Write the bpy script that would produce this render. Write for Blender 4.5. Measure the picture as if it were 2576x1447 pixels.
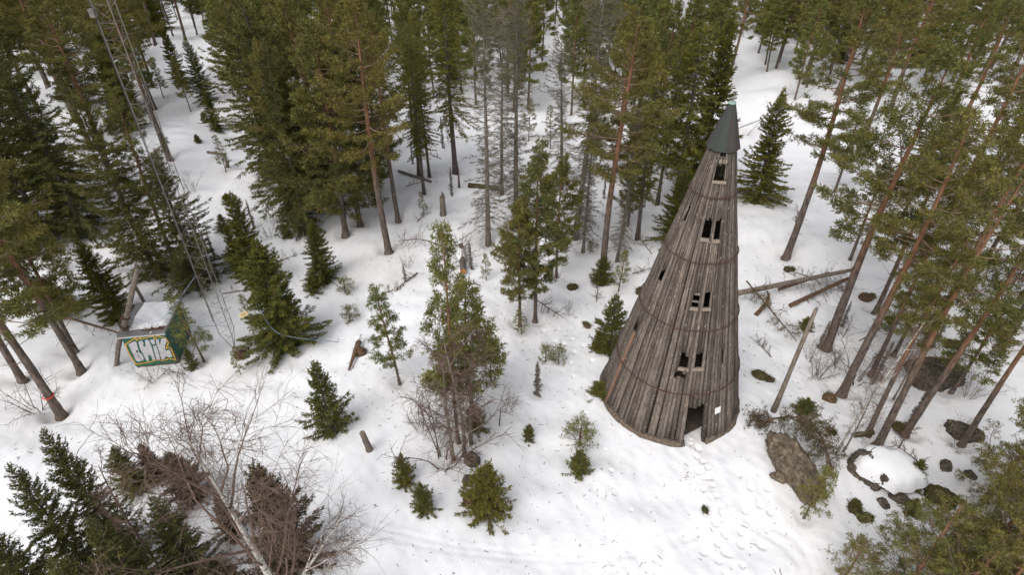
import bpy, math, random
import numpy as np
from mathutils import Matrix, Vector

S = bpy.context.scene
for o in list(bpy.data.objects):
    bpy.data.objects.remove(o)
COL = S.collection

# ------------------------------------------------------------------ camera
CX, CY, FPX = 1288.0, 723.5, 1487.0           # the photograph measured at 2576 x 1447
CAMZ = 22.0
PITCH = math.radians(36.3)
ROLL = 0.0
_F = np.array([0, math.cos(PITCH), -math.sin(PITCH)])
_U = np.array([0, math.sin(PITCH), math.cos(PITCH)])
_X = np.array([1.0, 0, 0])
_R = math.cos(ROLL) * _X - math.sin(ROLL) * _U
_U = math.sin(ROLL) * _X + math.cos(ROLL) * _U
CAM = np.array([0, 0, CAMZ])
cam_data = bpy.data.cameras.new('camera')
cam_data.sensor_width = 36.0
cam_data.lens = FPX / 2576.0 * 36.0
cam_data.clip_start = 0.1
cam_data.clip_end = 2000
cam = bpy.data.objects.new('camera', cam_data)
COL.objects.link(cam)
cam.matrix_world = Matrix(((_R[0], _U[0], -_F[0], 0), (_R[1], _U[1], -_F[1], 0), (_R[2], _U[2], -_F[2], CAMZ), (0, 0, 0, 1)))
S.camera = cam

# ------------------------------------------------------------------ light: overcast
SUN_EL, SUN_AZ = math.radians(52), math.radians(215)
world = bpy.data.worlds.new('World')
S.world = world
world.use_nodes = True
wn = world.node_tree.nodes
wl = world.node_tree.links
wn.clear()
sky = wn.new('ShaderNodeTexSky')
sky.sky_type = 'NISHITA'
sky.sun_disc = False
sky.sun_elevation = SUN_EL
sky.sun_rotation = SUN_AZ
sky.air_density = 1.0
sky.dust_density = 4.0
hs = wn.new('ShaderNodeHueSaturation')
hs.inputs['Saturation'].default_value = 0.30
bg = wn.new('ShaderNodeBackground')
bg.inputs['Strength'].default_value = 0.15
wo = wn.new('ShaderNodeOutputWorld')
wl.new(sky.outputs[0], hs.inputs['Color'])
wl.new(hs.outputs[0], bg.inputs['Color'])
wl.new(bg.outputs[0], wo.inputs['Surface'])
sd = bpy.data.lights.new('sun', 'SUN')
sd.energy = 0.6
sd.angle = math.radians(50)
sd.color = (1.0, 0.98, 0.95)
so = bpy.data.objects.new('sun', sd)
COL.objects.link(so)
_sv = Vector((math.sin(SUN_AZ) * math.cos(SUN_EL), math.cos(SUN_AZ) * math.cos(SUN_EL), math.sin(SUN_EL)))
so.rotation_euler = _sv.to_track_quat('Z', 'Y').to_euler()
S.view_settings.view_transform = 'Standard'
S.view_settings.look = 'None'
S.view_settings.exposure = 0.41
S.view_settings.gamma = 1.0
S.render.engine = 'CYCLES'
S.cycles.max_bounces = 5
S.cycles.diffuse_bounces = 3
S.cycles.glossy_bounces = 2
S.cycles.transmission_bounces = 3

# ------------------------------------------------------------------ terrain height and pixel-to-ground
_rt = np.random.RandomState(5)
_WV = []
for _i in range(26):
    lam = 1.3 * (1.17 ** _i) * 0.9 + 0.6
    if lam > 40: lam = 40
    a = _rt.rand() * math.pi * 2
    _WV.append((math.cos(a) * 2 * math.pi / lam, math.sin(a) * 2 * math.pi / lam, _rt.rand() * 6.28, 0.0085 * lam ** 0.8))
TWX, TWY, TWR = 7.9, 21.0, 3.3
FLAT = [(TWX, TWY, 5.5), (-19.2, 24.5, 5.0), (-15.6, 24.9, 2.5)]

def hsm(x, y):
    x = np.asarray(x, float); y = np.asarray(y, float)
    h = np.zeros(np.broadcast(x, y).shape)
    for kx, ky, ph, am in _WV:
        h = h + am * np.sin(kx * x + ky * y + ph)
    for fx, fy, fr in FLAT:
        d = np.sqrt((x - fx) ** 2 + (y - fy) ** 2)
        h = h * np.clip((d - fr * 0.55) / (fr * 0.6), 0, 1)
    d = np.clip((y - 34) / 60, 0, 1)
    h = h * (1 + 1.2 * d)
    return h

def rayd(x, y):
    return _F + (x - CX) / FPX * _R - (y - CY) / FPX * _U

def ground(x, y):
    d = rayd(x, y)
    z = 0.0
    for _ in range(8):
        t = (z - CAMZ) / d[2]
        p = CAM + t * d
        z = float(hsm(p[0], p[1]))
    return np.array([p[0], p[1], z])

def onray(x, y, depth_y):
    d = rayd(x, y)
    return CAM + d * (depth_y / d[1])

def at_h(x, y, z):
    d = rayd(x, y)
    return CAM + d * ((z - CAMZ) / d[2])

def proj(P):
    P = np.asarray(P, float) - CAM
    z = P @ _F
    return CX + FPX * (P @ _R) / z, CY - FPX * (P @ _U) / z

def height_for(b, ty, hi=30.0):
    lo = 0.0
    for _ in range(36):
        m = (lo + hi) / 2
        q = b + np.array([0, 0, m])
        if (q - CAM) @ _F > 0.5 and proj(q)[1] > ty: lo = m
        else: hi = m
    return lo

# ------------------------------------------------------------------ mesh helpers
class MB:
    def __init__(s):
        s.V = []; s.Q = []; s.T = []; s.n = 0; s.qm = []; s.tm = []
    def quads(s, V, Q, m=0):
        V = np.asarray(V, float).reshape(-1, 3); Q = np.asarray(Q, int).reshape(-1, 4)
        s.V.append(V); s.Q.append(Q + s.n); s.qm.append(np.full(len(Q), m)); s.n += len(V)
    def tris(s, V, T, m=0):
        V = np.asarray(V, float).reshape(-1, 3); T = np.asarray(T, int).reshape(-1, 3)
        s.V.append(V); s.T.append(T + s.n); s.tm.append(np.full(len(T), m)); s.n += len(V)
    def mesh(s, name, mats, smooth=False):
        me = bpy.data.meshes.new(name)
        V = np.concatenate(s.V)
        Q = np.concatenate(s.Q) if s.Q else np.zeros((0, 4), int)
        T = np.concatenate(s.T) if s.T else np.zeros((0, 3), int)
        me.vertices.add(len(V)); me.vertices.foreach_set('co', V.ravel())
        me.loops.add(Q.size + T.size)
        me.loops.foreach_set('vertex_index', np.concatenate([Q.ravel(), T.ravel()]).astype(np.int32))
        nf = len(Q) + len(T)
        me.polygons.add(nf)
        ls = np.concatenate([np.arange(len(Q)) * 4, Q.size + np.arange(len(T)) * 3]).astype(np.int32)
        me.polygons.foreach_set('loop_start', ls)
        mi = np.concatenate(s.qm + s.tm).astype(np.int32) if nf else np.zeros(0, np.int32)
        me.polygons.foreach_set('material_index', mi)
        me.polygons.foreach_set('use_smooth', np.full(nf, smooth))
        for m in (mats if isinstance(mats, (list, tuple)) else [mats]): me.materials.append(m)
        me.update(calc_edges=True); me.validate()
        return me
    def obj(s, name, mats, parent=None, smooth=False, loc=None):
        me = s.mesh(name, mats, smooth)
        return link(name, me, parent, loc)
    # shapes
    def tube(s, P, r, k=6, m=0, cap=True, jit=0, rng=None):
        P = np.asarray(P, float); n = len(P); r = np.broadcast_to(np.asarray(r, float), (n,))
        T = np.gradient(P, axis=0); T /= np.linalg.norm(T, axis=1)[:, None] + 1e-9
        ref = np.array([0, 0, 1.0]) if abs(T[:, 2]).mean() < 0.8 else np.array([1.0, 0, 0])
        A = np.cross(T, ref); A /= np.linalg.norm(A, axis=1)[:, None] + 1e-9
        B = np.cross(T, A)
        a = np.arange(k) * 2 * np.pi / k
        rr = r[:, None] * np.ones((1, k))
        if jit: rr = rr * (1 + jit * (rng.rand(n, k) - .5) * 2)
        V = P[:, None, :] + rr[:, :, None] * (np.cos(a)[None, :, None] * A[:, None, :] + np.sin(a)[None, :, None] * B[:, None, :])
        i = np.arange(n - 1)[:, None] * k; j = np.arange(k)[None, :]; j2 = (j + 1) % k
        Q = np.stack([i + j, i + j2, i + k + j2, i + k + j], -1).reshape(-1, 4)
        n0 = s.n
        s.quads(V, Q, m)
        if cap:
            for e, idx in ((0, 0), (n - 1, (n - 1) * k)):
                c = s.n; s.V.append(P[e][None]); s.n += 1
                ring = n0 + idx + np.arange(k)
                Tt = np.stack([np.full(k, c), ring, np.roll(ring, -1)], -1)
                if e == 0: Tt = Tt[:, ::-1]
                s.T.append(Tt); s.tm.append(np.full(k, m))
    def sticks(s, P0, P1, r0, r1, m=0):
        P0 = np.asarray(P0, float).reshape(-1, 3); P1 = np.asarray(P1, float).reshape(-1, 3); n = len(P0)
        if not n: return
        r0 = np.broadcast_to(np.asarray(r0, float), (n,)); r1 = np.broadcast_to(np.asarray(r1, float), (n,))
        D = P1 - P0; D = D / (np.linalg.norm(D, axis=1)[:, None] + 1e-9)
        ref = np.where(abs(D[:, 2:3]) > .85, np.array([[1.0, 0, 0]]), np.array([[0, 0, 1.0]]))
        A = np.cross(D, ref); A /= np.linalg.norm(A, axis=1)[:, None] + 1e-9
        B = np.cross(D, A)
        rings = []
        for P, r in ((P0, r0), (P1, r1)):
            for k in range(3):
                a = k * 2 * np.pi / 3
                rings.append(P + r[:, None] * (math.cos(a) * A + math.sin(a) * B))
        V = np.stack(rings, 1)
        b = np.arange(n)[:, None] * 6
        Q = np.concatenate([b + np.array([[k, (k + 1) % 3, 3 + (k + 1) % 3, 3 + k]]) for k in range(3)])
        s.quads(V, Q, m)
    def poly(s, pts, r0, r1, m=0):
        P = np.asarray(pts, float); n = len(P); r = np.linspace(r0, r1, n)
        s.sticks(P[:-1], P[1:], r[:-1], r[1:], m)
    def blades(s, P, D, L, W, rng, m=0):
        n = len(P)
        if not n: return
        P = np.asarray(P, float); D = np.asarray(D, float); D = D / (np.linalg.norm(D, axis=1)[:, None] + 1e-9)
        L = np.broadcast_to(L, (n,))[:, None]; W = np.broadcast_to(W, (n,))[:, None]
        s_ = np.cross(D, rng.randn(n, 3)); s_ /= np.linalg.norm(s_, axis=1)[:, None] + 1e-9
        mid = P + D * L * .5
        V = np.stack([P, mid + s_ * W / 2, P + D * L, mid - s_ * W / 2], 1)
        s.quads(V, np.arange(n * 4).reshape(-1, 4), m)
    def box(s, c, sx, sy, sz, rot=None, m=0):
        v = np.array([[x, y, z] for x in (-.5, .5) for y in (-.5, .5) for z in (-.5, .5)]) * [sx, sy, sz]
        if rot is not None: v = v @ np.asarray(rot).T
        s.quads(v + np.asarray(c, float), [[0, 1, 3, 2], [4, 6, 7, 5], [0, 4, 5, 1], [2, 3, 7, 6], [0, 2, 6, 4], [1, 5, 7, 3]], m)

def link(name, data, parent=None, loc=None):
    o = bpy.data.objects.new(name, data)
    COL.objects.link(o)
    if parent is not None: o.parent = parent
    if loc is not None: o.location = loc
    return o

def tag(o, label=None, cat=None, group=None, kind=None):
    if label: o['label'] = label
    if cat: o['category'] = cat
    if group: o['group'] = group
    if kind: o['kind'] = kind
    return o

def empty(name, loc, label=None, cat=None, group=None):
    o = link(name, None, None, [float(v) for v in loc])
    o.empty_display_size = .3
    return tag(o, label, cat, group)

def rotz(a):
    c, s_ = math.cos(a), math.sin(a)
    return np.array([[c, -s_, 0], [s_, c, 0], [0, 0, 1.0]])

# ------------------------------------------------------------------ materials
class NT:
    def __init__(s, name):
        s.m = bpy.data.materials.new(name); s.m.use_nodes = True
        s.t = s.m.node_tree; s.t.nodes.clear()
        s.out = s.n('ShaderNodeOutputMaterial')
    def n(s, typ, **kw):
        nd = s.t.nodes.new(typ)
        for k, v in kw.items():
            if k in nd.inputs: nd.inputs[k].default_value = v
            else: setattr(nd, k, v)
        return nd
    def l(s, a, b): s.t.links.new(a, b)
    def noise(s, vec, scale, detail=4, rough=.6):
        nd = s.n('ShaderNodeTexNoise'); nd.inputs['Scale'].default_value = scale; nd.inputs['Detail'].default_value = detail
        nd.inputs['Roughness'].default_value = rough
        if vec is not None: s.l(vec, nd.inputs['Vector'])
        return nd.outputs['Fac']
    def ramp(s, fac, stops, interp='LINEAR'):
        nd = s.n('ShaderNodeValToRGB'); nd.color_ramp.interpolation = interp
        e = nd.color_ramp.elements
        while len(e) < len(stops): e.new(.5)
        for k, (p, c) in enumerate(stops):
            e[k].position = p; e[k].color = (*c, 1) if len(c) == 3 else c
        s.l(fac, nd.inputs[0]); return nd.outputs[0]
    def mix(s, fac, a, b, bt='MIX'):
        nd = s.n('ShaderNodeMix', data_type='RGBA', blend_type=bt)
        for v, i in ((fac, 0), (a, 6), (b, 7)):
            if hasattr(v, 'links'): s.l(v, nd.inputs[i])
            elif i == 0: nd.inputs[0].default_value = v
            else: nd.inputs[i].default_value = (*v, 1)
        return nd.outputs[2]
    def math(s, op, a, b=0.5, clamp=False):
        nd = s.n('ShaderNodeMath', operation=op, use_clamp=clamp)
        for k, v in ((0, a), (1, b)):
            if hasattr(v, 'links'): s.l(v, nd.inputs[k])
            else: nd.inputs[k].default_value = v
        return nd.outputs[0]
    def mapping(s, vec, scale=(1, 1, 1)):
        nd = s.n('ShaderNodeMapping'); nd.inputs['Scale'].default_value = scale
        s.l(vec, nd.inputs['Vector']); return nd.outputs[0]
    def principled(s, col, rough=.8, bump=None, bd=.02, bs=.5, metal=0, spec=.3):
        p = s.n('ShaderNodeBsdfPrincipled')
        if hasattr(col, 'links'): s.l(col, p.inputs['Base Color'])
        else: p.inputs['Base Color'].default_value = (*col, 1)
        p.inputs['Roughness'].default_value = rough; p.inputs['Metallic'].default_value = metal
        p.inputs['Specular IOR Level'].default_value = spec
        if bump is not None:
            b = s.n('ShaderNodeBump'); b.inputs['Distance'].default_value = bd; b.inputs['Strength'].default_value = bs
            s.l(bump, b.inputs['Height']); s.l(b.outputs[0], p.inputs['Normal'])
        s.l(p.outputs[0], s.out.inputs['Surface'])
        return s.m

def foliage_mat(name, c1, c2, c3, trans=.30):
    """c1..c2 vary from tree to tree, c3 is mixed in by clumps"""
    t = NT(name)
    oi = t.n('ShaderNodeObjectInfo'); ge = t.n('ShaderNodeNewGeometry'); tc = t.n('ShaderNodeTexCoord')
    c = t.mix(oi.outputs['Random'], c1, c2)
    nz = t.noise(tc.outputs['Object'], 0.9, 3, .6)
    c = t.mix(t.math('MULTIPLY', t.math('SUBTRACT', nz, .42, True), 3.0, True), c, c3)
    br = t.math('ADD', t.math('MULTIPLY', ge.outputs['Random Per Island'], 1.0), .5)
    mulv = t.n('ShaderNodeVectorMath', operation='SCALE')
    t.l(c, mulv.inputs[0]); t.l(br, mulv.inputs['Scale'])
    d = t.n('ShaderNodeBsdfDiffuse'); tr = t.n('ShaderNodeBsdfTranslucent')
    t.l(mulv.outputs[0], d.inputs['Color']); t.l(mulv.outputs[0], tr.inputs['Color'])
    mx = t.n('ShaderNodeMixShader'); mx.inputs[0].default_value = trans
    t.l(d.outputs[0], mx.inputs[1]); t.l(tr.outputs[0], mx.inputs[2]); t.l(mx.outputs[0], t.out.inputs['Surface'])
    return t.m

M = {}
M['pine_needles'] = foliage_mat('pine_needles', (.188, .164, .052), (.125, .138, .050), (.225, .192, .052))
M['young_needles'] = foliage_mat('young_needles', (.205, .200, .060), (.140, .170, .060), (.250, .225, .060))
M['spruce_needles'] = foliage_mat('spruce_needles', (.160, .150, .036), (.105, .125, .038), (.205, .180, .036))
M['dark_needles'] = foliage_mat('dark_needles', (.140, .130, .044), (.096, .112, .044), (.180, .160, .046))
M['grey_needles'] = foliage_mat('grey_needles', (.150, .125, .055), (.105, .110, .040), (.195, .170, .100))
M['brown_needles'] = foliage_mat('brown_needles', (.120, .088, .050), (.105, .086, .048), (.095, .090, .036))

def pine_bark():
    t = NT('pine_bark'); tc = t.n('ShaderNodeTexCoord'); sp = t.n('ShaderNodeSeparateXYZ')
    t.l(tc.outputs['Generated'], sp.inputs[0])
    v = t.mapping(tc.outputs['Object'], (9, 9, 2.2))
    n1 = t.noise(v, 1.0, 5, .65)
    low = t.ramp(n1, [(.3, (.055, .043, .036)), (.5, (.13, .10, .082)), (.7, (.21, .175, .15))])
    up = t.ramp(n1, [(.3, (.13, .066, .040)), (.55, (.25, .130, .075)), (.75, (.34, .205, .13))])
    f = t.math('MULTIPLY', t.math('SUBTRACT', t.math('ADD', sp.outputs[2], t.math('MULTIPLY', n1, .25)), .42), 4.5, True)
    return t.principled(t.mix(f, low, up), .9, n1, .03, .8, spec=.1)
M['pine_bark'] = pine_bark()

def bark(name, a, b, c, sc=(10, 10, 3)):
    t = NT(name); tc = t.n('ShaderNodeTexCoord'); oi = t.n('ShaderNodeObjectInfo')
    n1 = t.noise(t.mapping(tc.outputs['Object'], sc), 1.0, 5, .65)
    c_ = t.ramp(n1, [(.3, a), (.5, b), (.72, c)])
    return t.principled(c_, .9, n1, .02, .7, spec=.1)
M['spruce_bark'] = bark('spruce_bark', (.06, .05, .042), (.12, .10, .088), (.20, .175, .15))
M['lichen_bark'] = bark('lichen_bark', (.10, .082, .065), (.19, .16, .13), (.34, .32, .26))
M['limb_bark'] = bark('limb_bark', (.13, .085, .06), (.22, .15, .105), (.30, .23, .18), (4, 4, 4))
M['twig_bark'] = bark('twig_bark', (.090, .058, .045), (.150, .102, .080), (.20, .15, .12), (4, 4, 4))
M['grey_twig'] = bark('grey_twig', (.11, .09, .07), (.20, .17, .14), (.30, .28, .22), (4, 4, 4))
M['dead_wood'] = bark('dead_wood', (.10, .08, .065), (.19, .155, .125), (.31, .27, .22), (14, 14, 3))
M['rotten_wood'] = bark('rotten_wood', (.06, .04, .03), (.13, .08, .05), (.24, .15, .09), (8, 8, 8))
M['old_beam'] = bark('old_beam', (.07, .055, .042), (.14, .11, .085), (.23, .185, .145), (8, 8, 8))
M['moss'] = bark('moss', (.035, .030, .016), (.075, .062, .028), (.12, .095, .045), (7, 7, 7))

def birch_bark():
    t = NT('birch_bark'); tc = t.n('ShaderNodeTexCoord')
    n1 = t.noise(t.mapping(tc.outputs['Object'], (3, 3, 13)), 1.0, 3, .6)
    n2 = t.noise(tc.outputs['Object'], 2.3, 3, .6)
    dk = t.ramp(n1, [(.0, (1, 1, 1)), (.56, (1, 1, 1)), (.64, (.08, .065, .06))])
    base = t.ramp(n2, [(.3, (.22, .18, .145)), (.45, (.44, .40, .35)), (.7, (.58, .55, .50))])
    return t.principled(t.mix(1.0, base, dk, 'MULTIPLY'), .7, n1, .01, .4)
M['birch_bark'] = birch_bark()

def stone(name, a, b, c, moss=None):
    t = NT(name); tc = t.n('ShaderNodeTexCoord')
    n1 = t.noise(tc.outputs['Object'], 4.0, 8, .75); n2 = t.noise(tc.outputs['Object'], 16, 5, .75)
    col = t.ramp(t.math('ADD', t.math('MULTIPLY', n1, .7), t.math('MULTIPLY', n2, .3)), [(.38, a), (.5, b), (.62, c)])
    if moss:
        n3 = t.noise(tc.outputs['Object'], 1.3, 4, .6)
        col = t.mix(t.math('MULTIPLY', t.math('SUBTRACT', n3, .55), 6, True), col, moss)
    return t.principled(col, .95, t.math('ADD', n1, t.math('MULTIPLY', n2, .4)), .12, 1.0, spec=.1)
M['rock'] = stone('rock', (.075, .060, .045), (.21, .165, .120), (.40, .33, .25), (.12, .10, .05))
M['dark_rock'] = stone('dark_rock', (.05, .042, .034), (.125, .102, .08), (.25, .21, .165), (.085, .075, .032))

def flat(name, c, rough=.7, metal=0.0, var=.25, sc=6.0):
    t = NT(name); tc = t.n('ShaderNodeTexCoord')
    n1 = t.noise(tc.outputs['Object'], sc, 5, .65)
    lo = tuple(v * (1 - var) for v in c); hi = tuple(min(1, v * (1 + var)) for v in c)
    return t.principled(t.ramp(n1, [(.3, lo), (.7, hi)]), rough, n1, .004, .4, metal)
M['galvanised'] = flat('galvanised', (.18, .16, .14), .7, .1)
M['rust'] = flat('rust', (.085, .042, .034), .85, 0, .4, 9)
M['green_paint'] = flat('green_paint', (.022, .115, .070), .5, 0, .22, 3)
M['green_dark'] = flat('green_dark', (.020, .062, .042), .6, 0, .3, 3)
M['silver_paint'] = flat('silver_paint', (.50, .49, .50), .5, 0, .14, 5)
M['outline_paint'] = flat('outline_paint', (.024, .080, .062), .5)
M['yellow_paint'] = flat('yellow_paint', (.68, .36, .025), .5, 0, .1)
M['tin'] = flat('tin', (.22, .215, .205), .55, .2, .25, 4)
M['plate_yellow'] = flat('plate_yellow', (.62, .50, .25), .6, 0, .1)
M['plate_ink'] = flat('plate_ink', (.10, .07, .04), .7)
M['paper'] = flat('paper', (.86, .86, .84), .6, 0, .03)
M['ribbon'] = flat('ribbon', (.75, .07, .02), .6, 0, .1)
M['rope_blue'] = flat('rope_blue', (.20, .27, .36), .6, 0, .1)
M['cable'] = flat('cable', (.05, .05, .055), .6)
M['cut_wood'] = flat('cut_wood', (.42, .20, .07), .8, 0, .35, 14)
M['sill_wood'] = flat('sill_wood', (.25, .205, .16), .85, 0, .25, 8)
M['inner_wood'] = flat('inner_wood', (.075, .056, .042), .9, 0, .3, 6)
M['needle_litter'] = flat('needle_litter', (.20, .085, .045), .9, 0, .4, 14)
M['white_trim'] = flat('white_trim', (.62, .62, .60), .6, 0, .08)

def copper():
    t = NT('cap_copper'); ge = t.n('ShaderNodeNewGeometry'); tc = t.n('ShaderNodeTexCoord')
    n1 = t.noise(t.mapping(tc.outputs['Object'], (5, 5, 1.2)), 1.0, 5, .6)
    f = t.math('ADD', t.math('MULTIPLY', ge.outputs['Random Per Island'], .55), t.math('MULTIPLY', n1, .6))
    return t.principled(t.ramp(f, [(.30, (.082, .064, .056)), (.55, (.054, .051, .047)), (.80, (.049, .057, .052))]), .7, n1, .004, .3, 0, .15)
M['cap_copper'] = copper()
M['cap_top'] = flat('cap_top', (.26, .38, .33), .6)

def log_mat():
    t = NT('weathered_log'); tc = t.n('ShaderNodeTexCoord'); ge = t.n('ShaderNodeNewGeometry')
    v = t.mapping(tc.outputs['Object'], (16, 16, .9))
    n1 = t.noise(v, 1.0, 6, .7)
    n2 = t.noise(t.mapping(tc.outputs['Object'], (3, 3, .6)), 1.0, 4, .6)
    c = t.ramp(t.math('ADD', t.math('MULTIPLY', n1, .65), t.math('MULTIPLY', n2, .35)),
               [(.30, (.044, .034, .027)), (.46, (.122, .100, .083)), (.58, (.190, .159, .134)), (.74, (.31, .27, .235))])
    br = t.math('ADD', t.math('MULTIPLY', ge.outputs['Random Per Island'], .8), .55)
    sc = t.n('ShaderNodeVectorMath', operation='SCALE'); t.l(c, sc.inputs[0]); t.l(br, sc.inputs['Scale'])
    hot = t.math('GREATER_THAN', ge.outputs['Random Per Island'], .965)
    c2 = t.mix(t.math('MULTIPLY', hot, .55), sc.outputs[0], (.26, .12, .055))
    vo = t.n('ShaderNodeTexVoronoi'); vo.inputs['Scale'].default_value = 5.6
    t.l(t.mapping(tc.outputs['Object'], (1, 1, .75)), vo.inputs['Vector'])
    kn = t.math('LESS_THAN', vo.outputs['Distance'], .16)
    c3 = t.mix(t.math('MULTIPLY', kn, .75), c2, (.38, .31, .26))
    return t.principled(c3, .9, n1, .02, .8, spec=.1)
M['weathered_log'] = log_mat()

# ------------------------------------------------------------------ tree builders (local space, foot at the origin)
def tufts(mb, P, D, K, L, W, rng, m, spread=.9):
    P = np.repeat(np.asarray(P), K, 0); D = np.repeat(np.asarray(D), K, 0)
    D = D / (np.linalg.norm(D, axis=1)[:, None] + 1e-9)
    r = rng.randn(len(P), 3); r /= np.linalg.norm(r, axis=1)[:, None]
    D2 = D * .55 + r * spread
    mb.blades(P + r * .02, D2, L * (.65 + .6 * rng.rand(len(P))), W * (.7 + .6 * rng.rand(len(P))), rng, m)

def trunk_line(rng, h, wob=.012, n=14, bend=0.0):
    z = np.linspace(0, 1, n)
    a1, a2 = rng.rand(2) * 6.28
    dx = wob * h * (np.sin(z * 4 + a1) - math.sin(a1)) + bend * h * z ** 2
    dy = wob * h * (np.sin(z * 3.3 + a2) - math.sin(a2))
    return np.stack([dx, dy, z * h], -1)

def at_line(P, t):
    n = len(P) - 1; f = min(max(t, 0), .9999) * n; i = int(f)
    return P[i] + (P[i + 1] - P[i]) * (f - i)

def make_pine(seed, h=16.0, cs=.5, R=2.2, shape='dome', nl=46, rb=.17, K=9, TL=.20, TW=.045, mat='pine_needles', dens=1.0, bend=0.0, stubs=14, bark_='pine_bark'):
    rng = np.random.RandomState(seed)
    P = trunk_line(rng, h, .010, 16, bend)
    t = np.linspace(0, 1, 16)
    r = rb * (1 - t) ** .75 * .95 + .012
    Pf = np.concatenate([P[:1], [at_line(P, f_ / h) for f_ in (.12, .30, .6)], P[1:]]); rf_ = np.concatenate([[r[0] * 1.75, r[0] * 1.42, r[0] * 1.18, r[0] * 1.05], r[1:]])
    tm = MB(); tm.tube(Pf, rf_, 10, 0, True, .07, rng)
    cm = MB(); TP = []; TD = []
    for i in range(nl):
        u = ((i + rng.rand()) / nl)
        tt = cs + (1 - cs) * u
        p0 = at_line(P, tt)
        az = i * 2.39996 + rng.randn() * .5
        if shape == 'dome':
            L = R * (max(.16, 1 - u ** 2.6)) * min(1, .5 + 2.2 * u) * (.5 + .6 * rng.rand())
            el = -.18 + 1.0 * u + rng.randn() * .18
        else:
            L = R * ((1 - u) ** .8 + .06) * (.65 + .45 * rng.rand())
            el = .15 + .55 * u + rng.randn() * .12
        hd = np.array([math.cos(az), math.sin(az), 0])
        s = np.linspace(0, 1, 6)
        wv = rng.randn() * .12
        side = np.array([-hd[1], hd[0], 0])
        B = p0 + hd * (L * s * math.cos(el))[:, None] + side * (L * wv * np.sin(s * 3))[:, None]
        B[:, 2] += L * (s * math.sin(el) + .22 * s ** 2 - .10 * np.sin(s * 3.1))
        rl = (.012 + .011 * L) * (rb / .17) ** .5
        cm.tube(B, np.linspace(rl, .006, 6), 4, 0, False)
        m = max(3, int((3 + L * 6.5) * dens))
        for k in range(m):
            sv = .22 + .78 * rng.rand() ** .8
            q = at_line(B, sv)
            sg = 1 if k % 2 else -1
            d = hd * (.75 + .3 * rng.rand()) + side * sg * (.35 + .8 * rng.rand()) + np.array([0, 0, .12 + .55 * rng.rand() - .15])
            d /= np.linalg.norm(d)
            l = (.22 + .34 * L * (1.1 - sv)) * (.6 + .7 * rng.rand())
            e = q + d * l
            cm.sticks([q], [e], .010, .004, 0)
            for f in (.35, .6, .82, 1.0):
                if f < .5 and l < .35: continue
                TP.append(q + d * l * f + rng.randn(3) * .05); TD.append(d + np.array([0, 0, .45]))
        TP.append(B[-1]); TD.append(hd + np.array([0, 0, .6]))
    for k in range(5):
        TP.append(P[-1] + rng.randn(3) * .08); TD.append(np.array([0, 0, 1.0]))
    tufts(cm, TP, TD, K, TL, TW, rng, 1)
    # dead branch stubs under the crown
    for k in range(stubs):
        tt = cs * (.35 + .65 * rng.rand()); p0 = at_line(P, tt); az = rng.rand() * 6.28; L = .25 + .8 * rng.rand() ** 2
        e = p0 + np.array([math.cos(az), math.sin(az), .05 + .3 * rng.randn()]) * L
        cm.sticks([p0], [e], .014, .006, 0)
    return tm.mesh('pine_trunk', [M[bark_]], True), cm.mesh('pine_crown', [M['limb_bark'], M[mat]]), h

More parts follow.
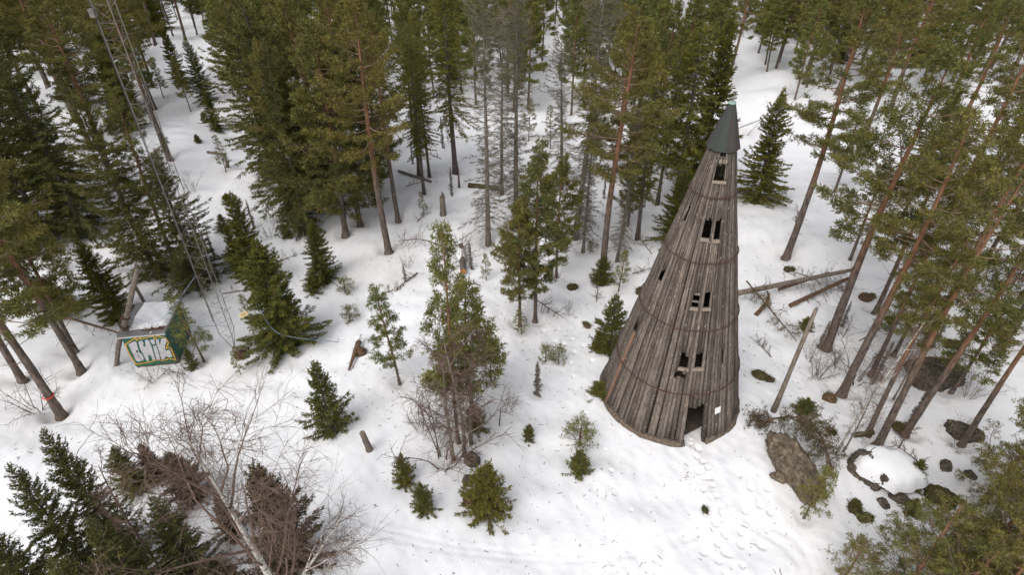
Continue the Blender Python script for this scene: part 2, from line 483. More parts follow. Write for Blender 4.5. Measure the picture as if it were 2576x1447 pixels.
def make_spruce(seed, h=9.0, cs=.03, R=1.7, rb=.12, dz=.30, TLn=.34, TW=.065, mat='spruce_needles', dens=1.0, keep=1.0, droop=.30, irr=.25, bark_='spruce_bark', twigs=0, power=.85, lean=0.0):
    rng = np.random.RandomState(seed)
    P = trunk_line(rng, h, .004, 12, lean)
    t = np.linspace(0, 1, 12)
    tm = MB(); r = rb * (1 - t) ** .9 + .008; r[0] *= 1.3; tm.tube(P, r, 8, 0, True)
    cm = MB(); BP = []; BD = []; BL = []; S0 = []; S1 = []
    z = cs * h
    lob = [(rng.rand() * 6.28, .7 + .5 * rng.rand()) for _ in range(5)]
    while z < h * .985:
        u = (z / h - cs) / (1 - cs)
        nb = rng.randint(5, 8) if u < .9 else 4
        az0 = rng.rand() * 6.28
        for b in range(nb):
            az = az0 + b * 6.283 / nb + rng.randn() * .22
            lo = 1 + irr * math.sin(az * 2 + lob[int(u * 4.9)][0]) * lob[int(u * 4.9)][1]
            L = R * ((1 - u) ** power + .035) * (.72 + .42 * rng.rand()) * lo * min(1, .65 + u * 5)
            if rng.rand() > keep and u < .75: L *= .45
            hd = np.array([math.cos(az), math.sin(az), 0]); side = np.array([-hd[1], hd[0], 0])
            e0 = -.12 + .85 * u ** 1.5 + rng.randn() * .08
            s = np.linspace(0, 1, 5)
            p0 = at_line(P, z / h) + np.array([0, 0, rng.randn() * dz * .25])
            B = p0 + hd * (L * s * math.cos(e0))[:, None]
            B[:, 2] += L * (s * math.sin(e0) - droop * (1 - u) * s ** 1.5 + .22 * s ** 3)
            cm.tube(B, np.linspace(.008 + .007 * L, .004, 5), 3, 0, False)
            nt = max(4, int(L / TLn * 13 * dens))
            sv = .08 + .92 * rng.rand(nt) ** .85
            fi = np.clip(sv, 0, .9999) * 4; ii = fi.astype(int)
            q = B[ii] + (B[ii + 1] - B[ii]) * (fi - ii)[:, None]
            sg = np.where(rng.rand(nt) < .5, -1, 1)
            d = hd[None] * (.55 + .5 * rng.rand(nt))[:, None] + side[None] * (sg * (.25 + .85 * rng.rand(nt)))[:, None]
            d[:, 2] += -.42 * (1 - u) + .35 * u + rng.randn(nt) * .24
            d /= np.linalg.norm(d, axis=1)[:, None]
            l = TLn * (.55 + .6 * rng.rand(nt)) * np.clip(1.25 - .6 * sv, .4, 1.3) * min(1.0, .45 + L / R)
            k = rng.rand(nt) < keep
            if twigs:
                S0.append(q); S1.append(q + d * (l * 1.2)[:, None])
            BP.append(q[k]); BD.append(d[k]); BL.append(l[k])
            BP.append(B[-1:] - hd * TLn * .2); BD.append((B[-1] - B[-2])[None]); BL.append(np.array([TLn * .7]))
        z += dz * (.8 + .4 * rng.rand()) * (1.0 - .4 * u)
    BP = np.concatenate(BP); BD = np.concatenate(BD); BL = np.concatenate(BL)
    if twigs:
        cm.sticks(np.concatenate(S0), np.concatenate(S1), .009, .005, 0)
    cm.blades(BP, BD, BL, TW * (.7 + .6 * rng.rand(len(BP))), rng, 1)
    # side needles: two short blades on every twig
    for off in (.25, .6):
        dd = BD / (np.linalg.norm(BD, axis=1)[:, None] + 1e-9)
        q = BP + dd * (BL * off)[:, None]
        w = dd * .8 + rng.randn(len(BP), 3) * .55
        cm.blades(q, w, BL * .5, TW * .8, rng, 1)
    top = np.repeat(P[-1:], 10, 0) - np.array([0, 0, 1]) * (np.arange(10) * TLn * .10)[:, None]
    tdv = np.array([0, 0, 1.0]) + rng.randn(10, 3) * .45
    cm.blades(top, tdv, TLn * .6, TW, rng, 1)
    return tm.mesh('spruce_trunk', [M[bark_]], True), cm.mesh('spruce_crown', [M['grey_twig'] if twigs else M['twig_bark'], M[mat]]), h

def make_bare(seed, h=10.0, rb=.13, cs=.28, nl=22, R=3.0, fine=1.0, up=.9, mats=('birch_bark', 'twig_bark'), twr=.008, levels=3, bend=.02):
    rng = np.random.RandomState(seed)
    P = trunk_line(rng, h, .012, 14, bend); t = np.linspace(0, 1, 14)
    r = rb * (1 - t) ** .85 + .010; r[0] *= 1.3
    tm = MB(); tm.tube(P, r, 9, 0, True, .04, rng)
    cm = MB()
    def curve(p0, d, L, n, lift, wob):
        pts = [p0]; d = d / np.linalg.norm(d)
        for _ in range(n):
            d = d + rng.randn(3) * wob + np.array([0, 0, lift]); d = d / np.linalg.norm(d)
            pts.append(pts[-1] + d * L / n)
        return np.array(pts)
    for i in range(nl):
        u = (i + rng.rand()) / nl; p0 = at_line(P, cs + (.97 - cs) * u)
        az = i * 2.4 + rng.randn() * .4; L = R * (1 - .62 * u) * (.7 + .5 * rng.rand())
        d = np.array([math.cos(az), math.sin(az), up * (.7 + .6 * rng.rand())])
        B = curve(p0, d, L, 7, .05, .13)
        rl = rb * .33 * (L / R) + .006
        m = 0 if rl > .050 or (rb < .1 and rl > .016) else 1
        cm.tube(B[:4], np.linspace(rl, rl * .6, 4), 5, m, False)
        cm.poly(B[3:], rl * .6, twr, 1)
        for j in range(max(4, int(10 * fine))):
            sv = .22 + .76 * rng.rand(); q = at_line(B, sv)
            dd = (B[-1] - B[0]) / L + rng.randn(3) * .65
            l = L * (.18 + .26 * rng.rand()) * (1.25 - sv * .5)
            C = curve(q, dd, l, 4, .02, .2)
            cm.poly(C, twr * 1.15, twr * .8, 1)
            if levels < 3: continue
            for k in range(max(2, int(6 * fine))):
                q2 = at_line(C, .2 + .8 * rng.rand()); d2 = (C[-1] - C[0]) / l + rng.randn(3) * .7
                l2 = l * (.25 + .35 * rng.rand()) + .12
                C2 = curve(q2, d2, l2, 3, -.10, .18)
                cm.poly(C2, twr * .8, twr * .45, 1)
                for w in range(max(1, int(2 * fine))):
                    q3 = at_line(C2, .2 + .7 * rng.rand()); d3 = (C2[-1] - C2[0]) / l2 + rng.randn(3) * .6 - np.array([0, 0, .35])
                    cm.sticks([q3], [q3 + d3 / np.linalg.norm(d3) * l2 * .7], twr * .6, twr * .35, 1)
    return tm.mesh('bare_trunk', [M[mats[0]]], True), cm.mesh('bare_crown', [M[mats[0]], M[mats[1]]]), h

def make_bush(seed, h=2.5, n=9, R=1.2, fine=1.0, mat='twig_bark', twr=.008):
    rng = np.random.RandomState(seed); tm = MB(); cm = MB()
    for i in range(n):
        az = rng.rand() * 6.28; tilt = (.15 + .6 * rng.rand()) * R / h * 1.4
        d = np.array([math.cos(az) * tilt, math.sin(az) * tilt, 1.0]); L = h * (.55 + .5 * rng.rand())
        pts = [np.array([math.cos(az), math.sin(az), 0]) * .12 * R]
        for _ in range(6):
            d = d / np.linalg.norm(d) + rng.randn(3) * .10; pts.append(pts[-1] + d / np.linalg.norm(d) * L / 6)
        pts = np.array(pts); tm.poly(pts, twr * 2.2, twr * .8, 0)
        for j in range(int(9 * fine)):
            sv = .3 + .7 * rng.rand(); q = at_line(pts, sv); dd = d + rng.randn(3) * .6; dd /= np.linalg.norm(dd)
            l = L * (.12 + .22 * rng.rand()); e = q + dd * l; cm.sticks([q], [e], twr * .8, twr * .45, 0)
            for k in range(int(3 * fine)):
                q2 = q + dd * l * (.3 + .7 * rng.rand()); d2 = dd + rng.randn(3) * .6
                cm.sticks([q2], [q2 + d2 / np.linalg.norm(d2) * l * .5], twr * .55, twr * .35, 0)
    return tm.mesh('bush_stems', [M[mat]]), cm.mesh('bush_twigs', [M[mat]]), h

PROTO = {}
def protos(kind, fn, seeds, **kw):
    PROTO[kind] = [fn(s_, **kw) for s_ in seeds]
protos('pine', make_pine, (1, 2, 3, 4), h=16, cs=.46, R=2.7, nl=54, rb=.20, TL=.19, TW=.038, dens=1.0)
protos('highpine', make_pine, (5, 6, 7), h=15, cs=.54, R=2.2, nl=40, rb=.18, TL=.19, TW=.036, dens=.85)
protos('bpine', make_pine, (8, 9, 10), h=12, cs=.14, R=2.8, nl=84, rb=.17, stubs=6, TL=.19, TW=.038, dens=1.05)
protos('loosepine', make_pine, (81, 82, 83), h=12, cs=.34, R=2.6, nl=40, rb=.13, stubs=16, TL=.18, TW=.034, dens=.7)
protos('bushypine', make_pine, (84, 85), h=11, cs=.26, R=1.9, nl=68, rb=.12, stubs=14, TL=.19, TW=.042, dens=1.0)
protos('ypine', make_pine, (11, 12, 13), h=8, cs=.28, R=1.15, shape='cone', nl=44, rb=.075, K=9, TL=.16, TW=.034, mat='young_needles', stubs=8, dens=1.0)
protos('thinpine', make_pine, (14, 15, 16), h=6, cs=.22, R=.85, shape='cone', nl=30, rb=.05, K=8, TL=.15, TW=.034, mat='young_needles', dens=.7, stubs=5)
protos('farpine', make_pine, (17, 18, 19, 20), h=13, cs=.30, R=1.75, shape='cone', nl=50, rb=.10, K=8, TL=.25, TW=.055, mat='young_needles', dens=.9, stubs=10)
protos('nearpine', make_pine, (21, 22, 23), h=6.5, cs=.12, R=2.1, nl=44, rb=.09, K=11, TL=.13, TW=.022, mat='pine_needles', stubs=4, dens=.85)
protos('seedling', make_pine, (24, 25), h=1.0, cs=.1, R=.36, shape='cone', nl=16, rb=.014, K=9, TL=.085, TW=.018, mat='young_needles', stubs=0, dens=.5)
protos('spruce', make_spruce, (31, 32, 33, 34), h=10, R=2.15, rb=.14, irr=.35, TW=.055, keep=.95, dens=1.35, dz=.26)
protos('darkspruce', make_spruce, (35, 36, 37), h=14, R=3.0, rb=.20, dz=.40, TLn=.45, TW=.055, mat='dark_needles', irr=.45, droop=.45, cs=.06, power=.7, keep=.92, dens=1.15)
protos('lspruce', make_spruce, (38, 39, 40), h=15, cs=.28, R=1.75, rb=.19, dz=.34, TLn=.40, TW=.052, keep=.72, droop=.55, irr=.5, dens=.85, power=.5)
protos('lichen', make_spruce, (41, 42, 43), h=17, cs=.10, R=1.6, rb=.19, dz=.36, TLn=.42, TW=.042, mat='grey_needles', keep=.30, droop=.65, irr=.6, dens=.6, bark_='lichen_bark', twigs=1, power=.35)
protos('smallspruce', make_spruce, (44, 45, 46), h=2.6, R=.95, cs=.05, rb=.045, dz=.16, TLn=.20, TW=.032, mat='spruce_needles', droop=.1, irr=.15)
protos('tinyspruce', make_spruce, (47, 48), h=1.1, R=.5, cs=.04, rb=.02, dz=.10, TLn=.15, TW=.024, mat='spruce_needles', droop=.05, irr=.15)
protos('nearspruce', make_spruce, (51, 52, 53), h=7, R=1.7, cs=.03, rb=.09, dz=.21, TLn=.21, TW=.036, mat='dark_needles', droop=.15, irr=.2)
protos('brownspruce', make_spruce, (54, 55), h=4.5, R=1.35, cs=.04, rb=.07, dz=.17, TLn=.22, TW=.036, dens=1.4, mat='brown_needles', droop=.1, irr=.2)
protos('birch', make_bare, (61,), h=12.5, rb=.135, cs=.40, nl=17, R=4.8, fine=1.0, up=1.45, twr=.0055)
protos('slimbirch', make_bare, (62, 63), h=8, rb=.06, cs=.30, nl=14, R=2.4, fine=.6, up=1.3, twr=.0046)
protos('browntree', make_bare, (64, 65), h=7, rb=.05, cs=.30, nl=14, R=1.5, fine=.7, up=.9, mats=('twig_bark', 'twig_bark'), twr=.006)
protos('willow', make_bare, (66, 67), h=6, rb=.06, cs=.18, nl=18, R=2.0, fine=.75, up=.9, mats=('grey_twig', 'twig_bark'), twr=.008)
protos('bush', make_bush, (71, 72, 73), h=2.2)
protos('deadtop', make_spruce, (74,), h=2.0, R=.22, cs=.1, rb=.05, dz=.14, TLn=.12, TW=.02, mat='brown_needles', keep=.3, twigs=1, bark_='dead_wood')

CATNAME = {}
for k_ in ('pine', 'highpine', 'bpine', 'loosepine', 'bushypine', 'ypine', 'thinpine', 'farpine', 'nearpine'): CATNAME[k_] = ('pine_tree', 'pine tree', 'trunk', 'crown')
for k_ in ('spruce', 'darkspruce', 'lspruce', 'lichen', 'smallspruce', 'tinyspruce', 'nearspruce', 'brownspruce'): CATNAME[k_] = ('spruce_tree', 'spruce tree', 'trunk', 'crown')
CATNAME['deadtop'] = ('dead_spruce', 'dead tree', 'trunk', 'crown')
CATNAME['seedling'] = ('pine_sapling', 'sapling', 'trunk', 'crown')
for k_ in ('birch', 'slimbirch'): CATNAME[k_] = ('birch_tree', 'birch tree', 'trunk', 'crown')
for k_ in ('browntree', 'willow'): CATNAME[k_] = ('bare_tree', 'bare tree', 'trunk', 'crown')
CATNAME['bush'] = ('bare_bush', 'bush', 'stem', 'twigs')

_rp = random.Random(12)
WELLS = []          # (x, y, radius, depth): hollows in the snow round the stems
def tree(kind, base, h, wid, label, group=None, rot=None, tilt=None, var=None, snowwell=True):
    """base is a ground point; h the height in metres; wid a factor on the crown width"""
    ps = PROTO[kind]; i = _rp.randrange(len(ps)) if var is None else var % len(ps)
    tmesh, cmesh, h0 = ps[i]
    nm, cat, pn, cn = CATNAME[kind]
    wd_ = min(.34, .06 + .020 * h)
    o = empty(nm, (base[0], base[1], base[2] - .05 - wd_), label, cat, group)
    sz = h / h0
    sx = sz ** .6 * wid
    o.rotation_euler = (_rp.gauss(0, .018) if tilt is None else tilt[0], _rp.gauss(0, .018) if tilt is None else tilt[1], _rp.random() * 6.28 if rot is None else rot)
    o.scale = (sx, sx, sz)
    link(pn, tmesh, o); link(cn, cmesh, o)
    if snowwell: WELLS.append((base[0], base[1], (.16 if h < 2 else .30) + .022 * h, wd_, kind))
    return o

# ------------------------------------------------------------------ the list of trees: kind, foot (photo), top row (photo) or metres, width, label
# a string 'h12' is a height in metres; a number is the row of the top in the photograph
T = [
 # left edge
 ('loosepine', (150, 1040), 'h17.5', 1.2, 'tall pine with an orange ribbon tied round its trunk'),
 ('loosepine', (200, 927), 'h14.5', 1.2, 'tall pine with a bare dark trunk left of the leaning utility pole'),
 ('loosepine', (52, 952), 'h16', 1.15, 'tall pine at the left edge behind the ribboned pine'),
 ('loosepine', (-40, 880), 'h15', 1.3, 'broad pine cut by the left edge of the picture, lowest on that edge'),
 ('bush', (92, 1030), 'h2.6', 1.2, 'bare brown bush beside the ribboned pine'),
 ('ypine', (190, 882), 'h10', 1.3, 'thin stemmed young pine just behind the dark pine trunk by the pole'),
 ('spruce', (150, 790), 690, 1.35, 'low wide spruce left of the hut on an open snow slope'),
 ('thinpine', (153, 643), 560, .5, 'thin bare pine stem on the upper left snow slope'),
 ('seedling', (143, 684), 640, 1.0, 'small leaning sapling on the upper left snow slope'),
 ('spruce', (300, 797), 590, .95, 'narrow dark spruce standing right behind the utility pole'),
 ('seedling', (320, 652), 612, 1.3, 'tiny sapling between the narrow spruce and the spruce clump at the mast'),
 ('darkspruce', (395, 690), 215, .95, 'tall spruce left of the radio mast, front left of its clump'),
 ('darkspruce', (505, 716), 380, 1.05, 'wide spruce right behind the radio mast lattice'),
 ('pine', (452, 690), 'h12.5', .85, 'pine with a reddish curved trunk inside the spruce clump by the mast'),
 ('darkspruce', (215, 592), 'h13', 1.0, 'dense dark spruce at the right of the left-hand dark stand'),
 ('darkspruce', (125, 605), 'h14', 1.0, 'dense dark spruce in the front middle of the left-hand dark stand'),
 ('darkspruce', (30, 590), 'h15', 1.05, 'dense dark spruce in the left-hand stand at the picture edge'),
 ('darkspruce', (-60, 640), 'h14', 1.05, 'dark spruce cut by the left edge above the ribboned pine'),
 ('darkspruce', (170, 505), 'h15', 1.0, 'dark spruce in the second row of the left-hand stand'),
 ('darkspruce', (60, 470), 'h16', 1.0, 'dark spruce in the second row at the left picture edge'),
 ('pine', (292, 470), 'h15', 1.1, 'olive pine with a red trunk between dark stand and mast'),
 ('pine', (425, 395), 'h17', 1.1, 'pine with a long bare red trunk running along the radio mast'),
 ('pine', (120, 400), 'h17', 1.4, 'broad olive pine crown high in the upper left corner'),
 ('pine', (10, 400), 'h17', 1.4, 'broad olive pine crown filling the upper left corner'),
 ('pine', (230, 370), 'h16', 1.3, 'broad olive pine behind the red trunk pine at upper left'),
 ('pine', (190, 300), 'h15', 1.3, 'farthest olive pine of the upper left corner, right one'),
 ('pine', (60, 300), 'h16', 1.3, 'farthest olive pine of the upper left corner, left one'),
 ('farpine', (380, 300), 'h11', 1.1, 'young pine right behind the top of the mast'),
 ('ypine', (412, 245), 150, 1.0, 'young pine with a slanting bare stem at the head of the snow clearing'),
 ('spruce', (330, 330), 'h9', 1.1, 'spruce half hidden left of the upper mast'),
 # clearing and centre left
 ('spruce', (455, 210), 'h7', .8, 'slim spruce at the head of the clearing, left of three'),
 ('spruce', (520, 255), 'h7', .8, 'slim spruce at the head of the clearing, middle of three'),
 ('spruce', (545, 325), 'h4.2', .8, 'short slim spruce at the head of the clearing, right of three'),
 ('ypine', (480, 280), 'h6', .8, 'young pine among slim spruces at the head of the clearing'),
 ('thinpine', (568, 430), 335, .9, 'thin young pine at the right rim of the snow clearing'),
 ('tinyspruce', (518, 308), 278, 1.2, 'lone little spruce in the open snow clearing'),
 ('tinyspruce', (498, 358), 335, 1.0, 'tiny sapling in the middle of the snow clearing'),
 ('bush', (560, 395), 'h1.4', .7, 'small bare bush in the snow clearing'),
 ('darkspruce', (745, 525), -30, 1.2, 'big dark spruce with shaggy boughs left of the centre pine crowns'),
 ('darkspruce', (770, 580), 'h13.5', .75, 'dark spruce in front of the shaggy one, with bare lower trunk'),
 ('darkspruce', (690, 440), 'h14', 1.1, 'dark spruce behind the shaggy one, beside the clearing'),
 ('pine', (765, 555), 'h13', .8, 'orange stemmed pine squeezed between the dark spruces'),
 ('smallspruce', (575, 515), 483, 1.0, 'small dark spruce bush on the slope right of the mast'),
 ('smallspruce', (565, 580), 535, 1.1, 'small spruce bush close right of the mast lattice'),
 ('spruce', (610, 690), 560, .8, 'slim spruce between mast and the bright green spruce'),
 ('spruce', (660, 730), 472, .85, 'tall narrow spruce behind the bright green spruce'),
 ('spruce', (722, 872), 590, 1.25, 'big bright green bushy spruce right of the mast sign'),
 ('tinyspruce', (722, 597), 562, 1.0, 'tiny spruce on open snow between spruce and centre pines'),
 ('spruce', (815, 706), 545, .85, 'medium slim spruce in front of the big centre pine crown'),
 ('thinpine', (665, 885), 800, .8, 'thin young pine beside the mast foot, in front of the bright spruce'),
 ('thinpine', (640, 845), 735, .6, 'thin sapling by the yellow sign'),
 ('bpine', (868, 585), 'h14.5', 1.12, 'broad pine with foliage almost to the snow, centre left'),
 ('bpine', (905, 560), 'h13', 1.05, 'second broad pine with low foliage, just right of the first'),
 ('bpine', (835, 500), 'h14.5', 1.1, 'broad pine behind the first low-foliage pines'),
 ('pine', (977, 627), 'h16', 1.15, 'old pine with the thickest grey trunk at the needle strewn snow'),
 ('highpine', (1001, 550), 'h14', 1.0, 'pine just right behind the old grey trunked pine'),
 ('lspruce', (1146, 430), 'h16', 1.15, 'straight spruce with a long clean trunk in the upper centre'),
 ('lspruce', (1037, 325), 'h12', .9, 'slim spruce far behind the old pine trunk'),
 ('lspruce', (1053, 440), 'h12', .8, 'slim dark spruce, leftmost of the row of thin trunks'),
 ('lspruce', (1066, 480), 'h12', .75, 'slim dark spruce, frontmost of the row of thin trunks'),
 ('lspruce', (1080, 440), 'h11', .8, 'slim dark spruce, rightmost of the row of thin trunks'),
 ('lspruce', (950, 400), 'h13', 1.0, 'dark spruce showing between the centre pine crowns'),
 ('bpine', (800, 420), 'h15', 1.15, 'broad olive pine in the second row left of the centre crowns'),
 ('bpine', (940, 480), 'h14', 1.0, 'broad olive pine showing just left of the old pine trunk'),
 ('bpine', (1540, 450), 'h13.5', .95, 'full crowned olive pine behind the orange pine'),
 ('bpine', (1640, 400), 'h13', .9, 'full crowned olive pine behind the tower roof on its left'),
 ('pine', (893, 360), 'h14', 1.1, 'pine with a dark lower trunk behind the broad centre pines'),
 ('lichen', (1228, 607), 'h16.5', 1.0, 'lichen hung sparse spruce, left of the pair in the centre'),
 ('lichen', (1299, 562), 'h16', 1.1, 'lichen hung sparse spruce, right of the pair in the centre'),
 ('lichen', (1262, 480), 'h14', .9, 'lichen hung sparse spruce behind the centre pair'),
 ('lichen', (1448, 592), 'h17', 1.2, 'lichen hung spruce with the thick trunk left of the orange pine'),
 ('lichen', (1467, 628), 'h11', .8, 'thin lichen hung spruce close before the thick lichen trunk'),
 ('lichen', (1412, 470), 'h12', 1.0, 'lichen hung spruce farther back left of the orange pine'),
 ('pine', (1516, 700), 'h16', 1.15, 'tall pine with a bright orange trunk left of the tower'),
 ('smallspruce', (1512, 706), 640, 1.05, 'small spruce skirt round the foot of the orange pine'),
 ('thinpine', (1556, 730), 625, 1.0, 'thin young pine right of the orange pine foot'),
 ('lichen', (1553, 650), 'h11', .8, 'thin lichen hung spruce right behind the orange pine'),
 ('lspruce', (1605, 592), 'h13', .95, 'mossy trunked spruce behind the tower on its left'),
 ('lspruce', (1655, 505), 'h12', .9, 'thin leaning spruce between mossy trunk and tower'),
 ('bpine', (1580, 560), 'h9', .62, 'low branched pine behind the orange pine'),
 ('lspruce', (1700, 500), 'h13.5', 1.45, 'shaggy spruce hanging over the tower roof from behind, left'),
 ('spruce', (1758, 470), 'h14', 1.05, 'tall spruce directly behind the tower, its crown left of the roof'),
 ('spruce', (1690, 610), 'h6', 1.0, 'green spruce boughs showing at the left edge of the tower'),
 ('spruce', (1906, 505), 215, 1.0, 'free standing spruce right of the tower roof'),
 ('bushypine', (1346, 803), 'h11.0', 0.98, 'taller of the two bushy pines left of the tower'),
 ('bushypine', (1400, 690), 'h8.5', .9, 'bushy pine half hidden behind the two bushy pines left of the tower'),
 ('bushypine', (1308, 815), 'h8.3', 0.95, 'shorter of the two bushy pines left of the tower'),
 ('thinpine', (1312, 838), 775, 1.0, 'short sapling at the foot of the bushy pines'),
 ('ypine', (1152, 1105), 548, .80, 'tall slender pine rising from the willow thicket'),
 ('ypine', (1190, 1045), 700, 1.45, 'reddish stemmed pine at the right of the willow thicket'),
 ('ypine', (1236, 957), 815, .8, 'young pine right of the willow thicket'),
 ('thinpine', (1122, 975), 855, 1.1, 'young pine inside the left of the willow thicket'),
 ('ypine', (1005, 962), 718, 1.0, 'slender leaning pine standing alone on open snow', (0.0, -.06)),
 ('willow', (1168, 1140), 'h7', 1.3, 'mossy willow with bare branches, main stem of the thicket'),
 ('willow', (1140, 1150), 'h6', 1.2, 'bare willow leaning left out of the thicket'),
 ('willow', (1185, 1110), 'h6.5', 1.2, 'bare willow at the back of the thicket'),
 ('bush', (1115, 1165), 'h3.4', 1.7, 'sprawling bare willow bush at the front of the thicket'),
 ('smallspruce', (1195, 1080), 1015, 1.0, 'low spruce growing at the right foot of the thicket'),
 ('bush', (1060, 1080), 'h1.8', 1.0, 'thin bare bush left of the willow thicket'),
 ('smallspruce', (1222, 1292), 1165, 1.12, 'wide sprawling spruce at the snowy rock ledge below the thicket'),
 # open snow
 ('smallspruce', (835, 1082), 905, .92, 'bushy young spruce alone on the open snow'),
 ('smallspruce', (1020, 1213), 1140, .82, 'little spruce, left of the pair on open snow below the thicket'),
 ('smallspruce', (1067, 1280), 1210, .82, 'little spruce, right of the pair on open snow below the thicket'),
 ('tinyspruce', (1455, 1190), 1133, 1.05, 'tiny round spruce on the snow in front of the tower'),
 ('tinyspruce', (1330, 1104), 1066, .85, 'tiny yellowish spruce tuft on the snow left of the tower'),
 ('seedling', (1458, 1118), 1055, 1.25, 'knee high pine sapling on the snow before the tower'),
 ('seedling', (1372, 908), 868, .9, 'thin pine sapling left of the tower, left of two'),
 ('seedling', (1405, 912), 868, .9, 'thin pine sapling left of the tower, right of two'),
 ('deadtop', (1352, 992), 905, 1.0, 'dead brown spruce stem without needles on the snow'),
 ('smallspruce', (1535, 885), 738, 1.0, 'young spruce leaning against the left foot of the tower'),
 ('smallspruce', (1502, 880), 830, .8, 'low spruce clump left of the young spruce at the tower'),
 ('tinyspruce', (1508, 993), 958, 1.5, 'low green clump touching the left base of the tower'),
 ('seedling', (868, 735), 700, 1.2, 'small pine sapling right of the bright spruce'),
 ('seedling', (880, 805), 770, 1.2, 'small pine sapling on open snow near the slender leaning pine'),
 ('tinyspruce', (790, 735), 690, 1.3, 'low spruce at the right flank of the bright spruce'),
 ('bush', (1280, 1030), 'h1.3', .8, 'sparse twiggy bush on the snow between thicket and tower'),
 ('bush', (1430, 790), 'h1.2', .6, 'few bare twigs in the snow behind the young tower spruce'),
 ('seedling', (1335, 465), 410, 1.0, 'little pine behind the lichen spruces'),
 ('thinpine', (1330, 350), 245, 1.0, 'small pine in the snow gap behind the lichen spruces, left one'),
 ('thinpine', (1385, 370), 262, .9, 'small pine in the snow gap behind the lichen spruces, right one'),
 # hut
 ('thinpine', (512, 906), 738, 1.1, 'sparse twisted pine leaning over the right wall of the hut'),
 ('thinpine', (440, 800), 735, .8, 'thin pine behind the snowy hut roof'),
 ('bush', (470, 935), 'h2.2', .9, 'bare bush at the right corner of the hut'),
 ('bush', (385, 955), 'h1.4', 1.1, 'low bare twigs before the graffiti wall'),
 ('thinpine', (605, 940), 880, .7, 'thin stem in front of the mast foot'),
 ('smallspruce', (486, 925), 872, .6, 'dark low spruce against the right wall of the hut'),
 # right side
 ('pine', (1980, 640), 'h16.5', 1.15, 'tall pine with a red trunk standing alone behind the fallen trunk'),
 ('pine', (2083, 868), 'h16.5', 1.15, 'thick trunked pine right of the broken snag'),
 ('highpine', (2122, 985), 'h15', 1.1, 'reddish pine whose trunk runs beside the slim birch'),
 ('highpine', (2188, 1083), 'h11', .8, 'thin pine right of the slim birch'),
 ('highpine', (2213, 1112), 'h14', .95, 'straight pine right above the snow capped boulder'),
 ('highpine', (2280, 1085), 'h13', 1.0, 'dark pine trunk, right neighbour of the one above the boulder'),
 ('highpine', (2195, 937), 'h11', .8, 'thin pine behind the red pine by the birch'),
 ('highpine', (2330, 862), 'h15', 1.1, 'dark thick pine behind the mossy ledge on the right'),
 ('pine', (2518, 870), 'h15', 1.1, 'thick grey pine near the right picture edge'),
 ('thinpine', (2485, 812), 'h7', .9, 'thin young tree left of the thick grey edge pine'),
 ('highpine', (2424, 1113), 'h11', .9, 'slanting thin pine in the lower right'),
 ('ypine', (2395, 985), 'h6', 1.4, 'bushy young pine right of the mossy ledge'),
 ('ypine', (2250, 890), 'h6', 1.5, 'brownish bushy young tree under the right-hand pines'),
 ('slimbirch', (2113, 1125), 'h8', .8, 'slim white birch leaning right before the red pine'),
 ('willow', (2125, 1130), 'h5', .7, 'thin bare tree sharing the foot of the slim birch'),
 ('willow', (2250, 1000), 'h5', .8, 'thin bare tree between the right-hand pine trunks'),
 ('bush', (2150, 960), 'h2.6', 1.4, 'wide bare bush below the red pine'),
 ('bush', (2060, 945), 'h2.0', .8, 'upright brown bush right of the broken snag'),
 ('smallspruce', (2022, 1038), 1000, 1.35, 'low flat spruce above the lichen boulder'),
 ('tinyspruce', (2025, 830), 795, 1.2, 'little spruce left of the thick right-hand pine'),
 ('loosepine', (2205, 780), 'h11', 1.1, 'leafy pine filling the gap behind the thick right-hand pine'),
 ('loosepine', (2330, 770), 'h11', 1.1, 'leafy pine behind the mossy ledge'),
 ('loosepine', (2440, 720), 'h12', 1.1, 'leafy pine in the middle of the right-hand stand'),
 ('loosepine', (2560, 760), 'h12', 1.1, 'leafy pine at the right picture edge'),
 ('loosepine', (2140, 650), 'h7', 1.1, 'low leafy pine behind the fallen trunk'),
 ('loosepine', (2250, 590), 'h10', 1.0, 'leafy pine in the back of the right-hand stand, left'),
 ('loosepine', (2400, 590), 'h12', 1.15, 'leafy pine in the back of the right-hand stand, middle'),
 ('loosepine', (2530, 600), 'h13', 1.15, 'leafy pine in the back of the right-hand stand, right'),
 ('highpine', (2330, 640), 'h15', 1.2, 'tall pine with an orange upper trunk in the right-hand stand'),
 ('highpine', (2470, 520), 'h15', 1.2, 'tall pine with red limbs in the upper right'),
 ('highpine', (2620, 560), 'h16', 1.2, 'tall pine half outside the right edge'),
 ('loosepine', (2640, 900), 'h12', 1.15, 'leafy pine leaning in from outside the right edge'),
 ('highpine', (2350, 450), 'h14', 1.2, 'olive pine near the upper right birch stems'),
 ('pine', (2560, 430), 'h15', 1.3, 'olive pine in the upper right corner'),
 ('spruce', (2330, 420), 'h7', .8, 'dark spruce tip among the upper right pines'),
 ('pine', (2160, 380), 'h13', 1.1, 'olive pine behind the lone red trunk pine'),
 ('ypine', (2100, 480), 'h8', 1.3, 'young pine beside the lone red trunk pine'),
 ('farpine', (2030, 215), 'h12', 1.2, 'slim pine at the far end of the right-hand clearing'),
 ('slimbirch', (2328, 205), 'h11', .5, 'white birch stem among the pines at the upper right'),
 ('slimbirch', (1880, 335), 'h7', .8, 'leaning bare birch behind the free standing spruce', (0.0, .6)),
 ('thinpine', (1960, 510), 465, 1.0, 'tiny thin pine right of the free standing spruce'),
 # lower right foreground
 ('nearpine', (2395, 1475), 'h7.0', 1.05, 'bushy olive pine in the lower right, seen from above'),
 ('nearpine', (2520, 1420), 'h7.5', 1.1, 'bushy olive pine at the lower right edge'),
 ('nearpine', (2255, 1530), 'h6.2', 1.0, 'olive pine rising from the bottom edge in the lower right'),
